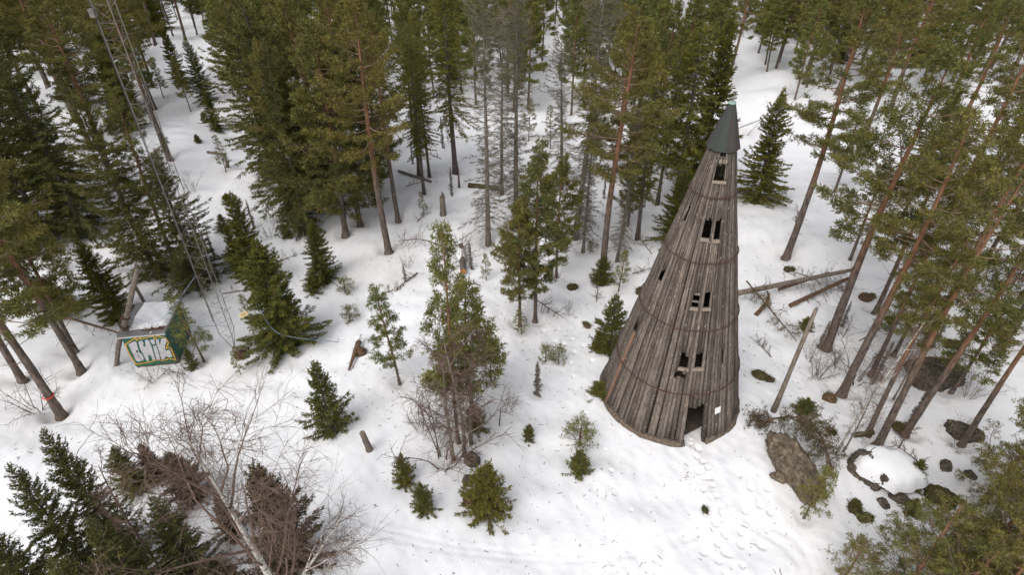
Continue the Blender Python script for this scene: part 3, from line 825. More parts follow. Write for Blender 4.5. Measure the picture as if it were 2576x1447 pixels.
 ('nearpine', (2480, 1255), 'h6.5', 1.0, 'dark bushy pine at the right edge above the olive ones'),
 ('nearpine', (2380, 1640), 'h7', 1.1, 'bushy pine cut by the bottom edge near the lower right corner'),
 ('nearpine', (2560, 1620), 'h8', 1.1, 'bushy pine in the lower right corner'),
 ('nearpine', (2600, 1290), 'h6.5', 1.1, 'dense dark pine at the right edge below the slanting thin pine'),
 ('nearpine', (2440, 1560), 'h7.5', 1.1, 'leafy olive pine between the lower right corner pines'),
 ('nearpine', (2300, 1610), 'h6', 1.0, 'leafy olive pine on the bottom edge left of the corner pines'),
 ('nearpine', (2105, 1480), 'h3.2', .75, 'small open branched pine at the bottom edge'),
 ('smallspruce', (2285, 1215), 1155, .95, 'small spruce on the mossy stump right of the snow capped boulder'),
 ('tinyspruce', (2150, 1278), 1255, 1.0, 'tiny spruce tuft beside the dark stones, left'),
 ('tinyspruce', (2290, 1290), 1255, 1.0, 'tiny spruce tuft beside the dark stones, right'),
 ('thinpine', (2025, 1300), 1170, 1.0, 'sparse short pine at the lower end of the lichen boulder'),
 # lower left foreground
 ('nearspruce', (325, 1390), 1062, .72, 'tall foreground spruce, upper one of the lower left pair'),
 ('nearspruce', (255, 1470), 1160, .74, 'tall foreground spruce, lower one of the lower left pair'),
 ('nearspruce', (180, 1590), 1345, 1.0, 'dark spruce cut off in the lower left corner'),
 ('nearspruce', (345, 1235), 1118, .95, 'short dark spruce right of the lower left pair'),
 ('brownspruce', (395, 1200), 1110, .7, 'small brownish spruce behind the short dark spruce'),
 ('brownspruce', (488, 1250), 1125, .95, 'square brownish spruce left of the big birch'),
 ('brownspruce', (590, 1345), 1235, .6, 'small brownish spruce right behind the big birch trunk'),
 ('brownspruce', (735, 1420), 1165, .92, 'big brownish bushy spruce right of the birch trunk'),
 ('nearspruce', (500, 1470), 1255, .95, 'green brown spruce below the square brownish one'),
 ('nearspruce', (420, 1560), 1290, .9, 'spruce at the bottom edge left of the birch trunk'),
 ('brownspruce', (600, 1560), 1400, .9, 'brownish spruce at the bottom edge by the birch foot'),
 ('nearspruce', (330, 1640), 1390, 1.0, 'spruce at the bottom edge near the lower left corner'),
 ('birch', (792, 1690), 'h12.6', 1.05, 'big white birch with wide bare branches in the lower left', (.03, -.02)),
 ('slimbirch', (700, 1560), 'h7.5', 1.2, 'slim grey birch leaning right of the big one', (0.0, .42)),
 ('slimbirch', (745, 1520), 'h5.5', 1.1, 'slim bare birch at the bottom edge right of the brown spruce', (0.0, .50)),
 ('browntree', (430, 1470), 'h7', 1.0, 'thin brown bare tree crossing the lower left spruces'),
 ('browntree', (470, 1300), 'h3.4', .9, 'short brown bare tree around the square brownish spruce'),
]
TREES = []
for kind, (bx, by), top, wid, lab, *til in T:
    b = ground(bx, by)
    h = float(top[1:]) if isinstance(top, str) else height_for(b, top)
    TREES.append((kind, b, max(h, .3), wid, lab, None, til[0] if til else None))

# the far wood: individuals on a loose grid, left out where the photograph shows open snow
_rf = random.Random(77)
FAR = []
def far_ok(px, py):
    if 420 < px < 575 and 150 < py < 480: return False          # left clearing
    if 700 < px < 752 and py < 110: return False
    if 1860 < px < 1990 and 205 < py < 420: return False        # right clearing
    if 1760 < px < 1860 and 240 < py < 330: return False
    return True
_row = 150
_cnt = 0
y_ = 62.0
while y_ < 118:
    x_ = -y_ * .84 - 4
    while x_ < y_ * .84 + 4:
        xx = x_ + _rf.uniform(-1.9, 1.9); yy = y_ + _rf.uniform(-1.7, 1.7)
        x_ += 4.5 if abs(xx) < 50 else 5.4
        px, py = proj((xx, yy, 0))
        if not far_ok(px, py) or _rf.random() < .10 or px < -170 or px > 2750 or py < -40: continue
        FAR.append((xx, yy, px, py))
    y_ += 4.6
    _row += 1
for xx, yy, px, py in FAR:
    b = np.array([xx, yy, float(hsm(xx, yy))])
    q = _rf.random()
    if px < 480: k = 'pine' if q < .55 else 'spruce'
    elif px > 2000: k = 'farpine' if q < .55 else ('pine' if q < .9 else 'spruce')
    else: k = 'farpine' if q < .84 else ('spruce' if q < .93 else 'pine')
    hh = {'pine': 13.5, 'farpine': 12.0, 'spruce': 8.5}[k] * _rf.uniform(.72, 1.15)
    wd = _rf.uniform(1.0, 1.5)
    lab = {'pine': 'wide crowned pine in the far wood along the top edge',
           'farpine': 'slender young pine in the far wood along the top edge',
           'spruce': 'pointed spruce in the far wood along the top edge'}[k]
    grp = {'pine': 'wide pines of the far wood', 'farpine': 'slender pines of the far wood', 'spruce': 'spruces of the far wood'}[k]
    TREES.append((k, b, hh, wd, lab, grp, None))
print('trees', len(TREES), 'far', len(FAR))

# past 300 pines the farthest ones become one mass
_pk = [q for q in TREES if CATNAME[q[0]][0] == 'pine_tree']
_far = sorted([q for q in _pk if q[5]], key=lambda q: -np.linalg.norm(q[1] - CAM))[:max(0, len(_pk) - 262)]
_fid = {id(q) for q in _far}
TREES = [q for q in TREES if id(q) not in _fid]
protos('massfar', make_pine, (91, 92, 93), h=13, cs=.30, R=1.75, shape='cone', nl=36, rb=.10, K=6, TL=.30, TW=.085, mat='young_needles', dens=.7, stubs=4)
def mesh_arrays(me):
    V = np.empty(len(me.vertices) * 3); me.vertices.foreach_get('co', V)
    Q = np.empty(len(me.loops), np.int32); me.loops.foreach_get('vertex_index', Q)
    lt = np.empty(len(me.polygons), np.int32); me.polygons.foreach_get('loop_total', lt)
    ls = np.empty(len(me.polygons), np.int32); me.polygons.foreach_get('loop_start', ls)
    mi = np.empty(len(me.polygons), np.int32); me.polygons.foreach_get('material_index', mi)
    k = lt == 4
    return V.reshape(-1, 3), Q[ls[k][:, None] + np.arange(4)], mi[k]
if _far:
    _arr = [(mesh_arrays(a), mesh_arrays(b)) for a, b, _ in PROTO['massfar']]
    mm = MB()
    for n_, q in enumerate(_far):
        Rm = rotz(_rf.random() * 6.28); sz = q[2] / 13.0; sx = sz ** .6 * q[3]
        for part_, mo in zip(_arr[n_ % 3], (0, 1)):
            V, Q, mi = part_
            mm.quads((V * [sx, sx, sz]) @ Rm.T + q[1] - [0, 0, .2], Q, 0)
            mm.qm[-1] = mi + mo
    tag(mm.obj('far_wood', [M['spruce_bark'], M['limb_bark'], M['young_needles']]), kind='stuff')
print('mass', len(_far))
for k, b, h, w, lab, grp, til in TREES:
    tree(k, b, h, w, lab, grp, 0.0 if til else None, til)

# ------------------------------------------------------------------ footprints and ski tracks
DENTS = [(w[0], w[1], w[2], w[3]) for w in WELLS if w[1] < 70]
def path_px(pts, step, side, r, d, jit=.06, skip=0.0):
    P = [ground(*p)[:2] for p in pts]; acc = 0; k = 0
    for a, b in zip(P[:-1], P[1:]):
        L = float(np.linalg.norm(b - a)); n = (b - a) / L; s_ = acc
        while s_ < L:
            c = a + n * s_ + np.array([-n[1], n[0]]) * side * (1 if k % 2 else -1) + np.array([_rf.gauss(0, jit), _rf.gauss(0, jit)])
            if _rf.random() >= skip: DENTS.append((c[0], c[1], r * _rf.uniform(.45, .75), d * _rf.uniform(.6, 1.15)))
            s_ += step; k += 1
        acc = s_ - L
path_px([(1742, 1112), (1766, 1175), (1790, 1255), (1812, 1310), (1818, 1390), (1812, 1470)], .42, .13, .17, .13)
path_px([(1745, 1112), (1772, 1178), (1800, 1262), (1820, 1320), (1822, 1390)], .5, .10, .15, .11)
path_px([(1925, 1195), (1915, 1250), (1925, 1290), (1952, 1345)], .62, .22, .20, .11)
path_px([(1905, 1230), (1890, 1290), (1850, 1330), (1800, 1400), (1760, 1420)], .7, .22, .19, .10)
path_px([(1950, 1345), (1905, 1360), (1860, 1400), (1840, 1447)], .75, .25, .2, .08)
path_px([(1500, 1090), (1530, 1160), (1570, 1240), (1600, 1330)], 1.1, .1, .13, .08, .1, .3)
path_px([(1380, 880), (1440, 960), (1480, 1040)], .8, .2, .16, .07, .15)
path_px([(40, 1330), (70, 1380), (110, 1400)], .5, .3, .2, .10, .2)
path_px([(1690, 1370), (1590, 1390), (1500, 1400)], .9, .2, .18, .06, .15)
path_px([(350, 700), (420, 740), (480, 760)], .5, .4, .2, .12, .3)
path_px([(1380, 830), (1450, 860), (1470, 930)], .5, .4, .22, .10, .3)
GROOVES = []
def groove(pts, r, d):
    P = np.array([ground(*p)[:2] for p in pts]); t = np.linspace(0, len(P) - 1, 90)
    i = np.clip(t.astype(int), 0, len(P) - 2); f = (t - i)[:, None]
    p0 = P[np.clip(i - 1, 0, len(P) - 1)]; p1 = P[i]; p2 = P[i + 1]; p3 = P[np.clip(i + 2, 0, len(P) - 1)]
    Q = .5 * ((2 * p1) + (-p0 + p2) * f + (2 * p0 - 5 * p1 + 4 * p2 - p3) * f ** 2 + (-p0 + 3 * p1 - 3 * p2 + p3) * f ** 3)
    GROOVES.append((Q, r, d * .38))
for off in (0, 16):
    groove([(930, 1325 + off), (1150, 1375 + off), (1400, 1395 + off), (1620, 1378 + off), (1760, 1330 + off), (1840, 1290)], .10, .05)
groove([(1880, 1310), (1990, 1350), (2040, 1420), (2060, 1500)], .12, .07)
groove([(1895, 1330), (1970, 1375), (2010, 1430), (2025, 1500)], .12, .06)
groove([(1840, 1300), (1770, 1345), (1690, 1362), (1560, 1400)], .12, .05)
groove([(1835, 1180), (1905, 1210), (1925, 1260), (1950, 1310)], .2, .05)

# ------------------------------------------------------------------ ground: one sheet
def axis(parts):
    return np.unique(np.round(np.concatenate([np.arange(a, b, s_) for a, b, s_ in parts]), 4))
gx = axis([(-420, -100, 20), (-100, -24, 1.0), (-24, 3, .10), (3, 16, .06), (16, 22, .10), (22, 100, 1.0), (100, 421, 20)])
gy = axis([(-60, 8, 4), (8, 21, .06), (21, 32, .10), (32, 60, .3), (60, 130, 1.0), (130, 600, 20)])
GX, GY = np.meshgrid(gx, gy)
GZ = hsm(GX, GY)
rn = np.random.RandomState(9)
for lam, am in ((.55, .006), (.9, .010), (1.7, .016)):
    for _ in range(5):
        a = rn.rand() * 6.28; GZ += am * .6 * np.sin((GX * math.cos(a) + GY * math.sin(a)) * 2 * math.pi / lam + rn.rand() * 6.28 + 1.3 * np.sin(GX * .7 + rn.rand() * 6) + 1.1 * np.sin(GY * .9 + rn.rand() * 6)) * (GY < 60)
LIT = np.zeros_like(GZ)
def local(cx, cy, R):
    i0, i1 = np.searchsorted(gx, [cx - R, cx + R]); j0, j1 = np.searchsorted(gy, [cy - R, cy + R])
    return slice(j0, j1), slice(i0, i1)
for cx, cy, r, d in DENTS:
    sl = local(cx, cy, r * 3)
    q = ((GX[sl] - cx) ** 2 + (GY[sl] - cy) ** 2) / r ** 2
    GZ[sl] -= d * (np.exp(-(q * .9) ** 1.8) * 1.2 - .22 * np.exp(-q * .5))
for cx, cy, r, d, kind in WELLS:
    if cy < 70 and kind not in ('tinyspruce', 'seedling', 'bush', 'smallspruce', 'deadtop'):
        R = 2.0; sl = local(cx, cy, R * 2); q = ((GX[sl] - cx) ** 2 + (GY[sl] - cy) ** 2) / R ** 2
        LIT[sl] = np.maximum(LIT[sl], .5 * np.exp(-q) + .5 * np.exp(-q * 9))
for px, py, R in ((935, 665, 2.6), (1000, 700, 1.6), (900, 690, 1.6), (1560, 690, 1.6), (385, 960, .9), (1255, 1285, .6), (1535, 1020, .5)):
    c = ground(px, py); sl = local(c[0], c[1], R * 2); q = ((GX[sl] - c[0]) ** 2 + (GY[sl] - c[1]) ** 2) / R ** 2
    LIT[sl] = np.maximum(LIT[sl], 1.0 * np.exp(-q))
c = np.array([TWX, TWY]); q = ((GX - c[0]) ** 2 + (GY - c[1]) ** 2)
for px, py, R in ((1748, 1098, .5), (1745, 1085, .5), (1738, 1108, .5), (1752, 1070, .5), (1750, 1125, .22), (1758, 1142, .2), (1766, 1160, .22), (1774, 1180, .18), (1782, 1205, .16), (1790, 1228, .16), (1800, 1262, .14), (1808, 1290, .14)):
    c = ground(px, py); sl = local(c[0], c[1], 1.5); LIT[sl] = np.maximum(LIT[sl], 1.0 * np.exp(-((GX[sl] - c[0]) ** 2 + (GY[sl] - c[1]) ** 2) / R ** 2))
for Q, r, d in GROOVES:
    lo = Q.min(0) - 1; hi = Q.max(0) + 1
    i0, i1 = np.searchsorted(gx, [lo[0], hi[0]]); j0, j1 = np.searchsorted(gy, [lo[1], hi[1]])
    sl = (slice(j0, j1), slice(i0, i1))
    X = GX[sl]; Y = GY[sl]; best = np.full(X.shape, 1e9)
    for k in range(len(Q) - 1):
        a, b = Q[k], Q[k + 1]; ab = b - a; L2 = ab @ ab + 1e-9
        t = np.clip(((X - a[0]) * ab[0] + (Y - a[1]) * ab[1]) / L2, 0, 1)
        best = np.minimum(best, (X - a[0] - t * ab[0]) ** 2 + (Y - a[1] - t * ab[1]) ** 2)
    GZ[sl] -= d * np.exp(-best / r ** 2) - d * .3 * np.exp(-(np.sqrt(best) - 2 * r) ** 2 / r ** 2)
ny, nx = GX.shape
mb = MB()
idx = np.arange(ny * nx).reshape(ny, nx)
mb.quads(np.stack([GX, GY, GZ], -1), np.stack([idx[:-1, :-1], idx[:-1, 1:], idx[1:, 1:], idx[1:, :-1]], -1))
def snow_mat():
    t = NT('snow'); tc = t.n('ShaderNodeTexCoord'); at = t.n('ShaderNodeAttribute', attribute_name='litter')
    n1 = t.noise(tc.outputs['Object'], 1.1, 6, .62); n2 = t.noise(tc.outputs['Object'], 7.0, 5, .7)
    col = t.ramp(n1, [(.3, (.79, .79, .81)), (.7, (.85, .85, .855))])
    vo = t.n('ShaderNodeTexVoronoi'); vo.inputs['Scale'].default_value = 5.5; t.l(tc.outputs['Object'], vo.inputs['Vector'])
    v2 = t.n('ShaderNodeTexVoronoi'); v2.inputs['Scale'].default_value = 16; t.l(tc.outputs['Object'], v2.inputs['Vector'])
    n3 = t.noise(tc.outputs['Object'], .45, 4, .6)
    th = t.math('MULTIPLY', t.math('SUBTRACT', t.math('ADD', t.math('MULTIPLY', at.outputs['Fac'], .55), t.math('MULTIPLY', n3, .25)), .12), .55)
    s1 = t.math('LESS_THAN', v2.outputs['Distance'], t.math('MULTIPLY', th, .75))
    s0 = t.math('LESS_THAN', vo.outputs['Distance'], .045)
    sel = t.n('ShaderNodeSeparateColor'); t.l(vo.outputs['Color'], sel.inputs[0])
    s0 = t.math('MULTIPLY', s0, t.math('LESS_THAN', sel.outputs[0], .30))
    tint = t.mix(t.math('MULTIPLY', at.outputs['Fac'], .26), col, (.50, .42, .36))
    c2 = t.mix(t.math('MULTIPLY', t.math('MAXIMUM', s1, s0), .75), tint, (.20, .13, .09))
    h = t.math('ADD', t.math('MULTIPLY', n1, 1.0), t.math('MULTIPLY', n2, .42))
    return t.principled(c2, .75, h, .08, .55, spec=.2)
M['snow'] = snow_mat()
gm = mb.mesh('snow_ground', [M['snow']], True)
at_ = gm.attributes.new('litter', 'FLOAT', 'POINT'); at_.data.foreach_set('value', LIT.ravel().astype(np.float32))
tag(link('ground', gm), kind='structure')

def gz(x, y):
    i = min(max(np.searchsorted(gx, x) - 1, 0), nx - 2); j = min(max(np.searchsorted(gy, y) - 1, 0), ny - 2)
    return float(GZ[j, i])

# ------------------------------------------------------------------ the log tower
TZ, TRT = 13.25, .45
def tR(z): return TWR + (TRT - TWR) * z / TZ
def cone_hit(px, py):
    d = rayd(px, py); t0 = 8.0
    for t in np.arange(8, 45, .02):
        p = CAM + d * t
        r = math.hypot(p[0] - TWX, p[1] - TWY)
        if p[2] < 13.25 and r < tR(p[2]) + .09: break
    return math.atan2(p[1] - TWY, p[0] - TWX), p[2]
tower = empty('log_tower', (TWX, TWY, 0), 'tall leaning-sided conical tower of weathered upright logs with a pointed green metal cap', 'tower')
def c8(x, y): return (2500 + x / 2.631) * .64529, (800 + y / 2.631) * .64529
def c6(x, y): return (2300 + x / 3.215) * .64529, (1300 + y / 3.215) * .64529
def c5(x, y): return (2650 + x / 3.447) * .64529, (380 + y / 3.447) * .64529
def c7(x, y): return (2000 + x / 1.929) * .64529, (750 + y / 1.929) * .64529
def opening(f, tl, tr, br, bl):
    A = [cone_hit(*f(*q)) for q in (tl, tr, br, bl)]
    return (A[0][0] + A[3][0]) / 2, (A[1][0] + A[2][0]) / 2, (A[2][1] + A[3][1]) / 2, (A[0][1] + A[1][1]) / 2
OPEN = {
 'w2l': opening(c8, (655, 150), (722, 150), (700, 355), (610, 355)),
 'w2r': opening(c8, (765, 160), (815, 160), (805, 370), (738, 370)),
 'w3l': opening(c8, (540, 900), (603, 900), (578, 1065), (498, 1065)),
 'w3r': opening(c8, (655, 900), (725, 900), (720, 1070), (628, 1070)),
 'w4l': opening(c6, (1145, 275), (1255, 275), (1235, 455), (1100, 450)),
 'w4r': opening(c6, (1320, 270), (1440, 265), (1430, 450), (1295, 455)),
 'low': opening(c6, (1080, 500), (1190, 500), (1165, 590), (1062, 580)),
 'door': opening(c6, (1210, 935), (1430, 910), (1418, 1300), (1160, 1330)),
 'w1': opening(c5, (495, 915), (635, 930), (635, 1065), (455, 1050)),
 'n1': opening(c7, (1300, 110), (1320, 110), (1285, 225), (1268, 225)),
 'n2': opening(c7, (1105, 578), (1130, 585), (1095, 670), (1080, 660)),
 'n3': opening(c7, (918, 980), (940, 985), (912, 1065), (900, 1050)),
 'slit': opening(c7, (1574, 1180), (1588, 1180), (1584, 1295), (1576, 1295)),
}
o_ = OPEN['w1']; OPEN['w1'] = (o_[0], o_[1], o_[2] - .18, o_[3] + .05)
o_ = OPEN['door']; OPEN['door'] = (o_[0] + .065, o_[1], -1, o_[3])
o_ = OPEN['w1']; OPEN['w0'] = (o_[0] + .12, o_[1], o_[3] + .28, 20)
print({k: tuple(round(v, 2) for v in q) for k, q in OPEN.items()})
rg = np.random.RandomState(31)
NL = 96
wall = MB()
def conept(a, z, off=0): return np.array([math.cos(a) * (tR(z) + off), math.sin(a) * (tR(z) + off), z])
a_d = OPEN['door'][0]
for i in range(NL):
    a = -math.pi + (i + .5 + rg.uniform(-.16, .16)) * 2 * math.pi / NL
    z0, z1 = rg.uniform(-.12, .10), TZ + .1
    off = rg.uniform(-.028, .028); rs = rg.uniform(.90, 1.18)
    rec = a_d - .30 < a < a_d - .10
    if rec: z0 = .14 + rg.uniform(0, .1)
    elif -2.4 < a < a_d: z0 += .10
    segs = [(z0, z1)]
    for key, (b0, b1, c0, c1) in OPEN.items():
        if b0 - .008 <= a <= b1 + .008:
            j = rg.uniform(-.08, .08)
            ns = []
            for s0, s1 in segs:
                if c1 + j <= s0 or c0 >= s1: ns.append((s0, s1)); continue
                if c0 > s0: ns.append((s0, c0))
                if c1 + j < s1: ns.append((c1 + j, s1))
            segs = ns
    ph = rg.rand() * 6.28
    for s0, s1 in segs:
        if s1 - s0 < .08: continue
        n = max(2, int((s1 - s0) / .9) + 1)
        zz = np.linspace(s0, s1, n)
        off_ = off - (.12 if rec and s1 < 3.7 else 0)
        P = np.array([conept(a + .0022 * math.sin(z * 1.1 + ph), z, off_ + .012 * math.sin(z * 2 + ph)) for z in zz])
        wall.tube(P, [math.pi * tR(z) / NL * 1.03 * rs for z in zz], 7, 0, True, .06, rg)
wall.obj('wall', [M['weathered_log']], tower, True)
# lining added behind the logs against light leaks, left out around the openings
core = MB(); na = 192
for ia in range(na):
    a_0 = -math.pi + ia * 2 * math.pi / na; a_1 = a_0 + 2 * math.pi / na; am_ = (a_0 + a_1) / 2
    cuts = sorted([(max(.05, c0), min(13.1, c1)) for (b0, b1, c0, c1) in OPEN.values() if b0 - .05 <= am_ <= b1 + .05 and c1 > .05 and c0 < 13])
    z_ = .05; sp_ = []
    for c0, c1 in cuts:
        if c0 > z_: sp_.append((z_, c0))
        z_ = max(z_, c1)
    if z_ < 11.6: sp_.append((z_, 11.6))
    for s0, s1 in sp_:
        s1 = min(s1, 11.6)
        if s1 - s0 < .05: continue
        core.quads([conept(a_0, s0, -.22 if s0 < 3 else -.10), conept(a_1, s0, -.22 if s0 < 3 else -.10), conept(a_1, s1, -.055), conept(a_0, s1, -.055)], [[0, 1, 2, 3]])
core.obj('light_block_lining', [M['inner_wood']], tower)
# rotten ground beam under the logs
gb = MB()
aa = np.linspace(OPEN['door'][1] + .05, OPEN['door'][0] - .02 + 2 * math.pi, 70)
gb.tube([[math.cos(a) * 3.27, math.sin(a) * 3.27, .03 + .05 * math.sin(a * 9)] for a in aa], .21, 8, 0, True, .18, rg)
gb.obj('ground_beam', [M['old_beam']], tower, True)
for z in (.06, 3.05, 5.75, 8.3):  # floors added to keep the inside dark; the lowest stands for doorway shade
    fl = MB(); n = 40
    a = np.linspace(0, 2 * np.pi, n, endpoint=False); R_ = tR(z) - (.16 if z > 1 else .75)
    V = np.concatenate([np.stack([np.cos(a) * R_, np.sin(a) * R_, np.full(n, z + q)], -1) for q in (0, .07)])
    i = np.arange(n); fl.quads(V, np.stack([i, (i + 1) % n, n + (i + 1) % n, n + i], -1))
    for q in (0, .07):
        VV = np.concatenate([[[0, 0, z + q]], np.stack([np.cos(a) * R_, np.sin(a) * R_, np.full(n, z + q)], -1)])
        fl.tris(VV, np.stack([np.zeros(n, int), 1 + i, 1 + (i + 1) % n], -1))
    for b in ((-1.0, 0.0, 1.0) if z > 1 else ()):
        fl.box([0, b * R_ * .5, z - .10], R_ * 1.7, .14, .14)
    fl.obj('shade_floor', [M['inner_wood']], tower)
def on_cone_board(name, a0, a1, z, hh, th, mat, off, parent, over=.0):
    """a board lying tangent on the cone between two bearings"""
    am = (a0 + a1) / 2
    r = tR(z) + off
    wdt = 2 * r * math.sin(abs(a1 - a0) / 2) + over
    slope = math.atan2(TWR - TRT, TZ)
    n = np.array([math.cos(am) * math.cos(slope), math.sin(am) * math.cos(slope), math.sin(slope)])
    tx = np.array([-math.sin(am), math.cos(am), 0]); up = np.cross(n, tx)
    if up[2] < 0: up = -up
    m_ = MB(); m_.box(np.array([math.cos(am) * r, math.sin(am) * r, z]), wdt, th, hh, np.stack([tx, n, up], 1))
    return m_.obj(name, [M[mat]], parent)
for l_, r_ in (('w2l', 'w2r'), ('w3l', 'w3r'), ('w4l', 'w4r')):
    for k in (l_, r_):
        a0, a1, c0, c1 = OPEN[k]
        on_cone_board('window_sill', a0, a1, c0 - .02, .13, .12, 'sill_wood', .03, tower, .05)
a0, a1, c0, c1 = OPEN['w1']
on_cone_board('window_sill', a0, a1, c0 - .05, .10, .08, 'sill_wood', .03, tower, .06)
on_cone_board('window_rail', a0 + .1, a1, c1 + .10, .14, .06, 'dead_wood', .0, tower, .02)
a0, a1, c0, c1 = OPEN['w3l']
on_cone_board('window_rail', a0, a1, (c0 + c1) / 2 - .1, .07, .06, 'dead_wood', -.05, tower, .05)
on_cone_board('window_rail', a0, a1, c1 - .12, .12, .06, 'dead_wood', -.06, tower, .05)
for px, py in ((1810, 499), (1792, 664), (1742, 832), (1722, 991)):
    a, z = cone_hit(px, py)
    hp = MB(); aa = np.linspace(0, 2 * np.pi, 97)
    hp.tube([conept(q, z + .015 * math.sin(q * 7), math.pi * tR(z) / NL * 1.25 + .035) for q in aa] if False else [conept(q, z + .015 * math.sin(q * 7), math.pi * tR(z) / NL * 1.25 + .05) for q in aa], .028, 5, 0, False)
    hp.obj('iron_hoop', [M['rust']], tower, True)
# metal cap
def solve_z(off, ty):
    return height_for(np.array([TWX, TWY, 0]) + off, ty)
_tc = np.array([-TWX, -TWY, 0]) / math.hypot(TWX, TWY)
zc0 = solve_z(_tc * .62, 383); capN = 10; zc1 = solve_z(_tc * 0, 258)
print('cap', zc0, zc1)
cp = MB(); ribs = MB()
ph = .18
ra, rb_ = .63, .115
for i in range(capN):
    q0, q1 = ph + i * 2 * math.pi / capN, ph + (i + 1) * 2 * math.pi / capN
    def cv(q, r, z): return [math.cos(q) * r, math.sin(q) * r, z]
    o4 = [cv(q0, ra, zc0), cv(q1, ra, zc0), cv(q1, rb_, zc1), cv(q0, rb_, zc1)]
    i4 = [cv(q0, ra - .02, zc0), cv(q1, ra - .02, zc0), cv(q1, rb_ - .01, zc1 - .05), cv(q0, rb_ - .01, zc1 - .05)]
    cp.quads(o4 + i4, [[0, 1, 2, 3], [5, 4, 7, 6], [1, 0, 4, 5]])
    ribs.sticks([cv(q0, ra + .004, zc0)], [cv(q0, rb_ + .004, zc1)], .012, .008)
capo = cp.obj('roof_cap', [M['cap_copper']], tower)
ribs.obj('seam', [M['cap_copper']], capo)
tp = MB(); tp.tube([[0, 0, zc1 - .02], [0, 0, zc1 + .05]], [rb_ + .02, rb_ + .01], 16)
tp.obj('cap_plate', [M['cap_top']], capo)
rn_ = MB(); q = np.linspace(0, 2 * np.pi, 17)
rn_.tube(np.stack([.05 * np.cos(q), 0 * q, zc1 + .10 + .06 * np.sin(q)], -1), .011, 5, 0, False)
rn_.obj('lifting_ring', [M['galvanised']], capo)
# white notice pinned on the logs
a, z = cone_hit(1802, 1030)
a0 = cone_hit(1794, 1030)[0]; a1 = cone_hit(1810, 1030)[0]
nt = on_cone_board('notice', a0 + .012, a1 - .012, z, .33, .012, 'paper', .17, None)
nt.location = (TWX, TWY, 0)
tag(nt, 'blank white paper notice pinned on the tower logs right of the doorway', 'notice')
# debris inside the doorway
a = (OPEN['door'][0] + OPEN['door'][1]) / 2
bd = MB()
for k in range(5):
    p = conept(a + rg.uniform(-.10, .12), 0, -.7 - .25 * k); p[2] = .12 + .05 * k
    bd.box(p, 1.1, .16, .05, rotz(a + 1.5 + rg.uniform(-.7, .7)))
bo = bd.obj('board_heap', [M['inner_wood']], None, False, (TWX, TWY, 0))
tag(bo, 'heap of dark loose boards lying just inside the tower doorway', 'boards')

# ------------------------------------------------------------------ graffiti hut
P0 = ground(344, 926); P1 = ground(449, 916)
ex = P1 - P0; ex[2] = 0; HW = np.linalg.norm(ex); ex /= HW; ey = np.array([-ex[1], ex[0], 0])
P0[2] = 0
hut = empty('hut', P0, 'small green flat roofed hut with silver graffiti on its front wall', 'hut')
HR = np.stack([ex, ey, [0, 0, 1]], 1)
hut.rotation_euler = (0, 0, math.atan2(ex[1], ex[0]))
HD = 2.5
HH = height_for(P0, 848)
q_ = proj(P0 + np.array([0, 0, HH])); print('hut', HW, HH, q_)
w_ = MB()
t_ = .08
w_.box([HW / 2, HD / 2, HH / 2 + .05], HW, HD, HH - .1)
w_.obj('wall', [M['green_paint']], hut)
pl = MB(); pl.box([HW / 2, HD / 2, -.02], HW - .06, HD - .06, .34); pl.obj('plinth', [M['rotten_wood']], hut)
rf = MB(); rf.box([HW / 2, HD / 2, HH + .09], HW + .20, HD + .32, .12)
roof = rf.obj('roof', [M['tin']], hut)
tr_ = MB(); tr_.box([HW / 2, -.176, HH + .05], HW + .24, .025, .045); tr_.box([HW * .72, -.06, HH + .156], .07, .15, .02)
tr_.obj('edge_trim', [M['white_trim']], roof)
# graffiti: shapes read in wall coordinates (photo crop corners -> wall rectangle)
def homog(src, dst):
    A = []; b = []
    for (x, y), (u, v) in zip(src, dst):
        A += [[x, y, 1, 0, 0, 0, -u * x, -u * y], [0, 0, 0, x, y, 1, -v * x, -v * y]]; b += [u, v]
    hh = np.linalg.solve(np.array(A, float), np.array(b, float))
    return np.append(hh, 1).reshape(3, 3)
HM = homog([(210, 955), (772, 925), (893, 1262), (395, 1300)], [(0, HH - .02), (HW, HH - .02), (HW, .16), (0, .16)])
def wuv(p):
    q = HM @ np.array([p[0], p[1], 1.0]); return q[:2] / q[2]
def fillpoly(mb, pts, depth, m=0):
    from mathutils.geometry import tessellate_polygon
    uv = [wuv(p) for p in pts]
    tri = tessellate_polygon([[Vector((u, v, 0)) for u, v in uv]])
    mb.tris([[u, -depth, v] for u, v in uv], tri, m)
def ribbon(mb, pts, wd, depth, closed=True):
    P = np.array([wuv(p) for p in pts]); n = len(P)
    if closed: P = np.concatenate([P, P[:1]])
    for a_, b_ in zip(P[:-1], P[1:]):
        d_ = b_ - a_; L_ = np.linalg.norm(d_) + 1e-9; d_ /= L_; nn = np.array([-d_[1], d_[0]]) * wd / 2
        a2 = a_ - d_ * wd * .35; b2 = b_ + d_ * wd * .35
        mb.quads([[c[0], -depth - .0001 * _rf.random(), c[1]] for c in (a2 - nn, b2 - nn, b2 + nn, a2 + nn)], [[0, 1, 2, 3]])
outer = [(272, 1045), (405, 968), (412, 1003), (462, 965), (468, 985), (632, 955), (645, 992), (693, 945), (708, 970), (735, 968), (785, 983), (812, 1040), (775, 1105), (832, 1095), (848, 1160), (876, 1240), (800, 1225), (730, 1246), (655, 1238), (590, 1256), (490, 1273), (403, 1285), (330, 1185), (280, 1080)]
